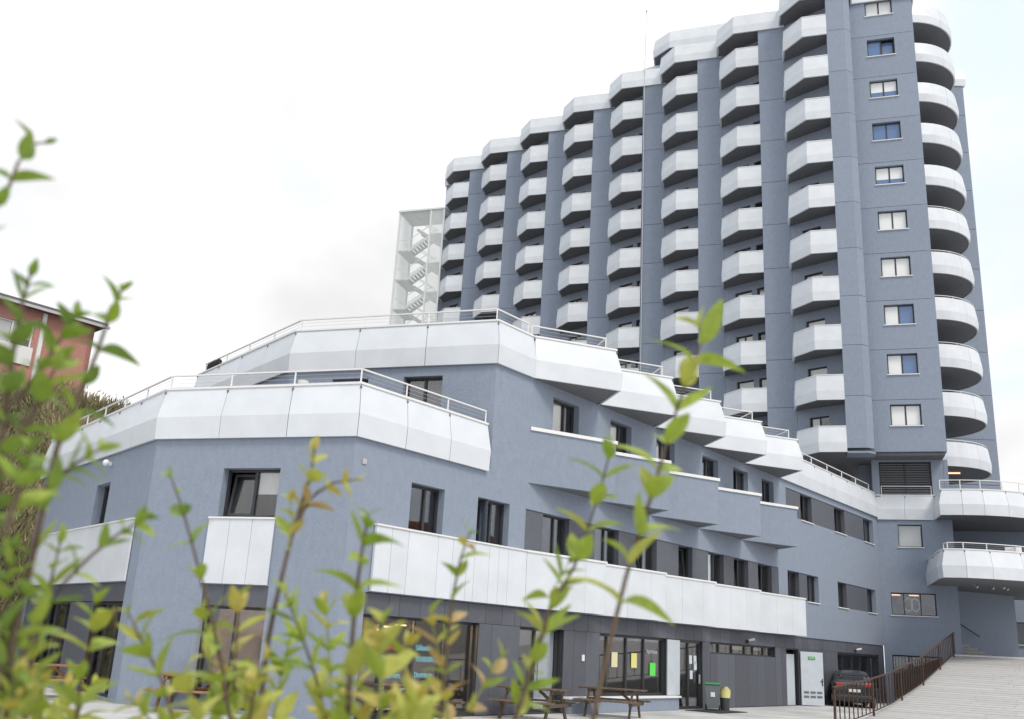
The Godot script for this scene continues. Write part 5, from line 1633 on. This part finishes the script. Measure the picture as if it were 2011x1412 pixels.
	shoot(s, [[-0.3535,1.8672,-0.8277],[-0.3698,1.8515,-0.8205],[-0.3821,1.8366,-0.8149],[-0.3933,1.8179,-0.8095]], 0.003, 0.03952, 0.0285, [0, 1, 0, 4], 1.5)
	shoot(s, [[-0.3811,1.8521,-0.7598],[-0.3824,1.8191,-0.7591],[-0.3867,1.7867,-0.7569]], 0.003, 0.038, 0.0266, [4, 0, 1], 1.5)
	s = thing("foreground_shrub", "leafy shoot reaching highest against the white sky", "shrub", Vector3(-0.55, 0, -0.8))
	shoot(s, [[-0.4143,2.122,-0.7536],[-0.4259,2.1146,-0.7471],[-0.4318,2.0948,-0.7438],[-0.4347,2.0658,-0.7421],[-0.442,2.0411,-0.7377],[-0.4448,1.9789,-0.7361],[-0.4374,1.8778,-0.7404],[-0.433,1.3778,-0.7552],[-0.4287,0.0,-0.77]], 0.003, 0.02736, 0.0247, [0, 4, 0], 1.5)
	s = thing("foreground_shrub", "shrub with light green leaves beside the white side panel and the orange-brown table", "shrub", Vector3(-0.46, 0, -0.95))
	shoot(s, [[-0.3441,1.8223,-0.9389],[-0.368,1.8028,-0.9298],[-0.3857,1.782,-0.9226],[-0.4021,1.7573,-0.9156],[-0.4165,1.7243,-0.9091],[-0.4251,1.684,-0.9051],[-0.4283,1.636,-0.9036],[-0.424,1.136,-0.9217],[-0.4197,0.0,-0.9397]], 0.0034, 0.03496, 0.0266, [0, 1, 1, 4], 1.5)
	shoot(s, [[-0.4324,1.7974,-0.9568],[-0.4345,1.7581,-0.9559],[-0.4366,1.7199,-0.9549],[-0.4378,1.678,-0.9544],[-0.4343,1.6321,-0.956],[-0.43,1.1321,-0.9751],[-0.4256,0.0,-0.9942]], 0.0032, 0.03648, 0.0247, [1, 0, 1, 2], 1.5)
	shoot(s, [[-0.4129,1.7429,-1.0196],[-0.412,1.7077,-1.0199],[-0.4148,1.6681,-1.0188],[-0.413,1.6288,-1.0195],[-0.4089,1.1288,-1.0399],[-0.4047,0.0,-1.0603]], 0.003, 0.03648, 0.0247, [1, 2, 1, 0], 1.5)
	shoot(s, [[-0.4259,1.7777,-0.8492],[-0.4221,1.7435,-0.8511],[-0.4188,1.7017,-0.8527],[-0.4103,1.6401,-0.8568],[-0.4062,1.1401,-0.8739],[-0.4021,0.0,-0.8911]], 0.003, 0.038, 0.0247, [1, 0, 1, 4], 1.5)
	shoot(s, [[-0.4342,1.6672,-0.9764],[-0.4326,1.6526,-0.9771],[-0.4298,1.6308,-0.9784],[-0.4255,1.1308,-0.998],[-0.4212,0.0,-1.0175]], 0.0026, 0.038, 0.0228, [1, 2, 2, 3], 1.5)
	shoot(s, [[-0.398,1.6753,-0.8459],[-0.4015,1.6616,-0.8443],[-0.4038,1.6414,-0.8431],[-0.3998,1.1414,-0.86],[-0.3957,0.0,-0.8768]], 0.0026, 0.038, 0.0228, [2, 3, 1, 2], 1.5)
	shoot(s, [[-0.4804,1.6502,-1.1459],[-0.4806,1.6367,-1.1458],[-0.4797,1.6167,-1.1462],[-0.4749,1.1167,-1.1691],[-0.4701,0.0,-1.192]], 0.0026, 0.038, 0.0228, [1, 2, 2, 3], 1.5)
	shoot(s, [[-0.5187,1.6324,-1.2305],[-0.5229,1.6229,-1.2287],[-0.5263,1.6087,-1.2273],[-0.521,1.1087,-1.2518],[-0.5158,0.0,-1.2764]], 0.0026, 0.038, 0.0228, [1, 2, 2, 3], 1.5)
	shoot(s, [[-0.4878,1.6515,-1.2409],[-0.4951,1.6345,-1.238],[-0.5011,1.6094,-1.2356],[-0.4961,1.1094,-1.2603],[-0.4911,0.0,-1.285]], 0.0026, 0.038, 0.0228, [2, 3, 1, 2], 1.5)
	shoot(s, [[-0.4204,1.674,-0.9165],[-0.4209,1.6585,-0.9163],[-0.4201,1.6355,-0.9167],[-0.4159,1.1355,-0.935],[-0.4117,0.0,-0.9534]], 0.0026, 0.038, 0.0228, [1, 2, 2, 3], 1.5)
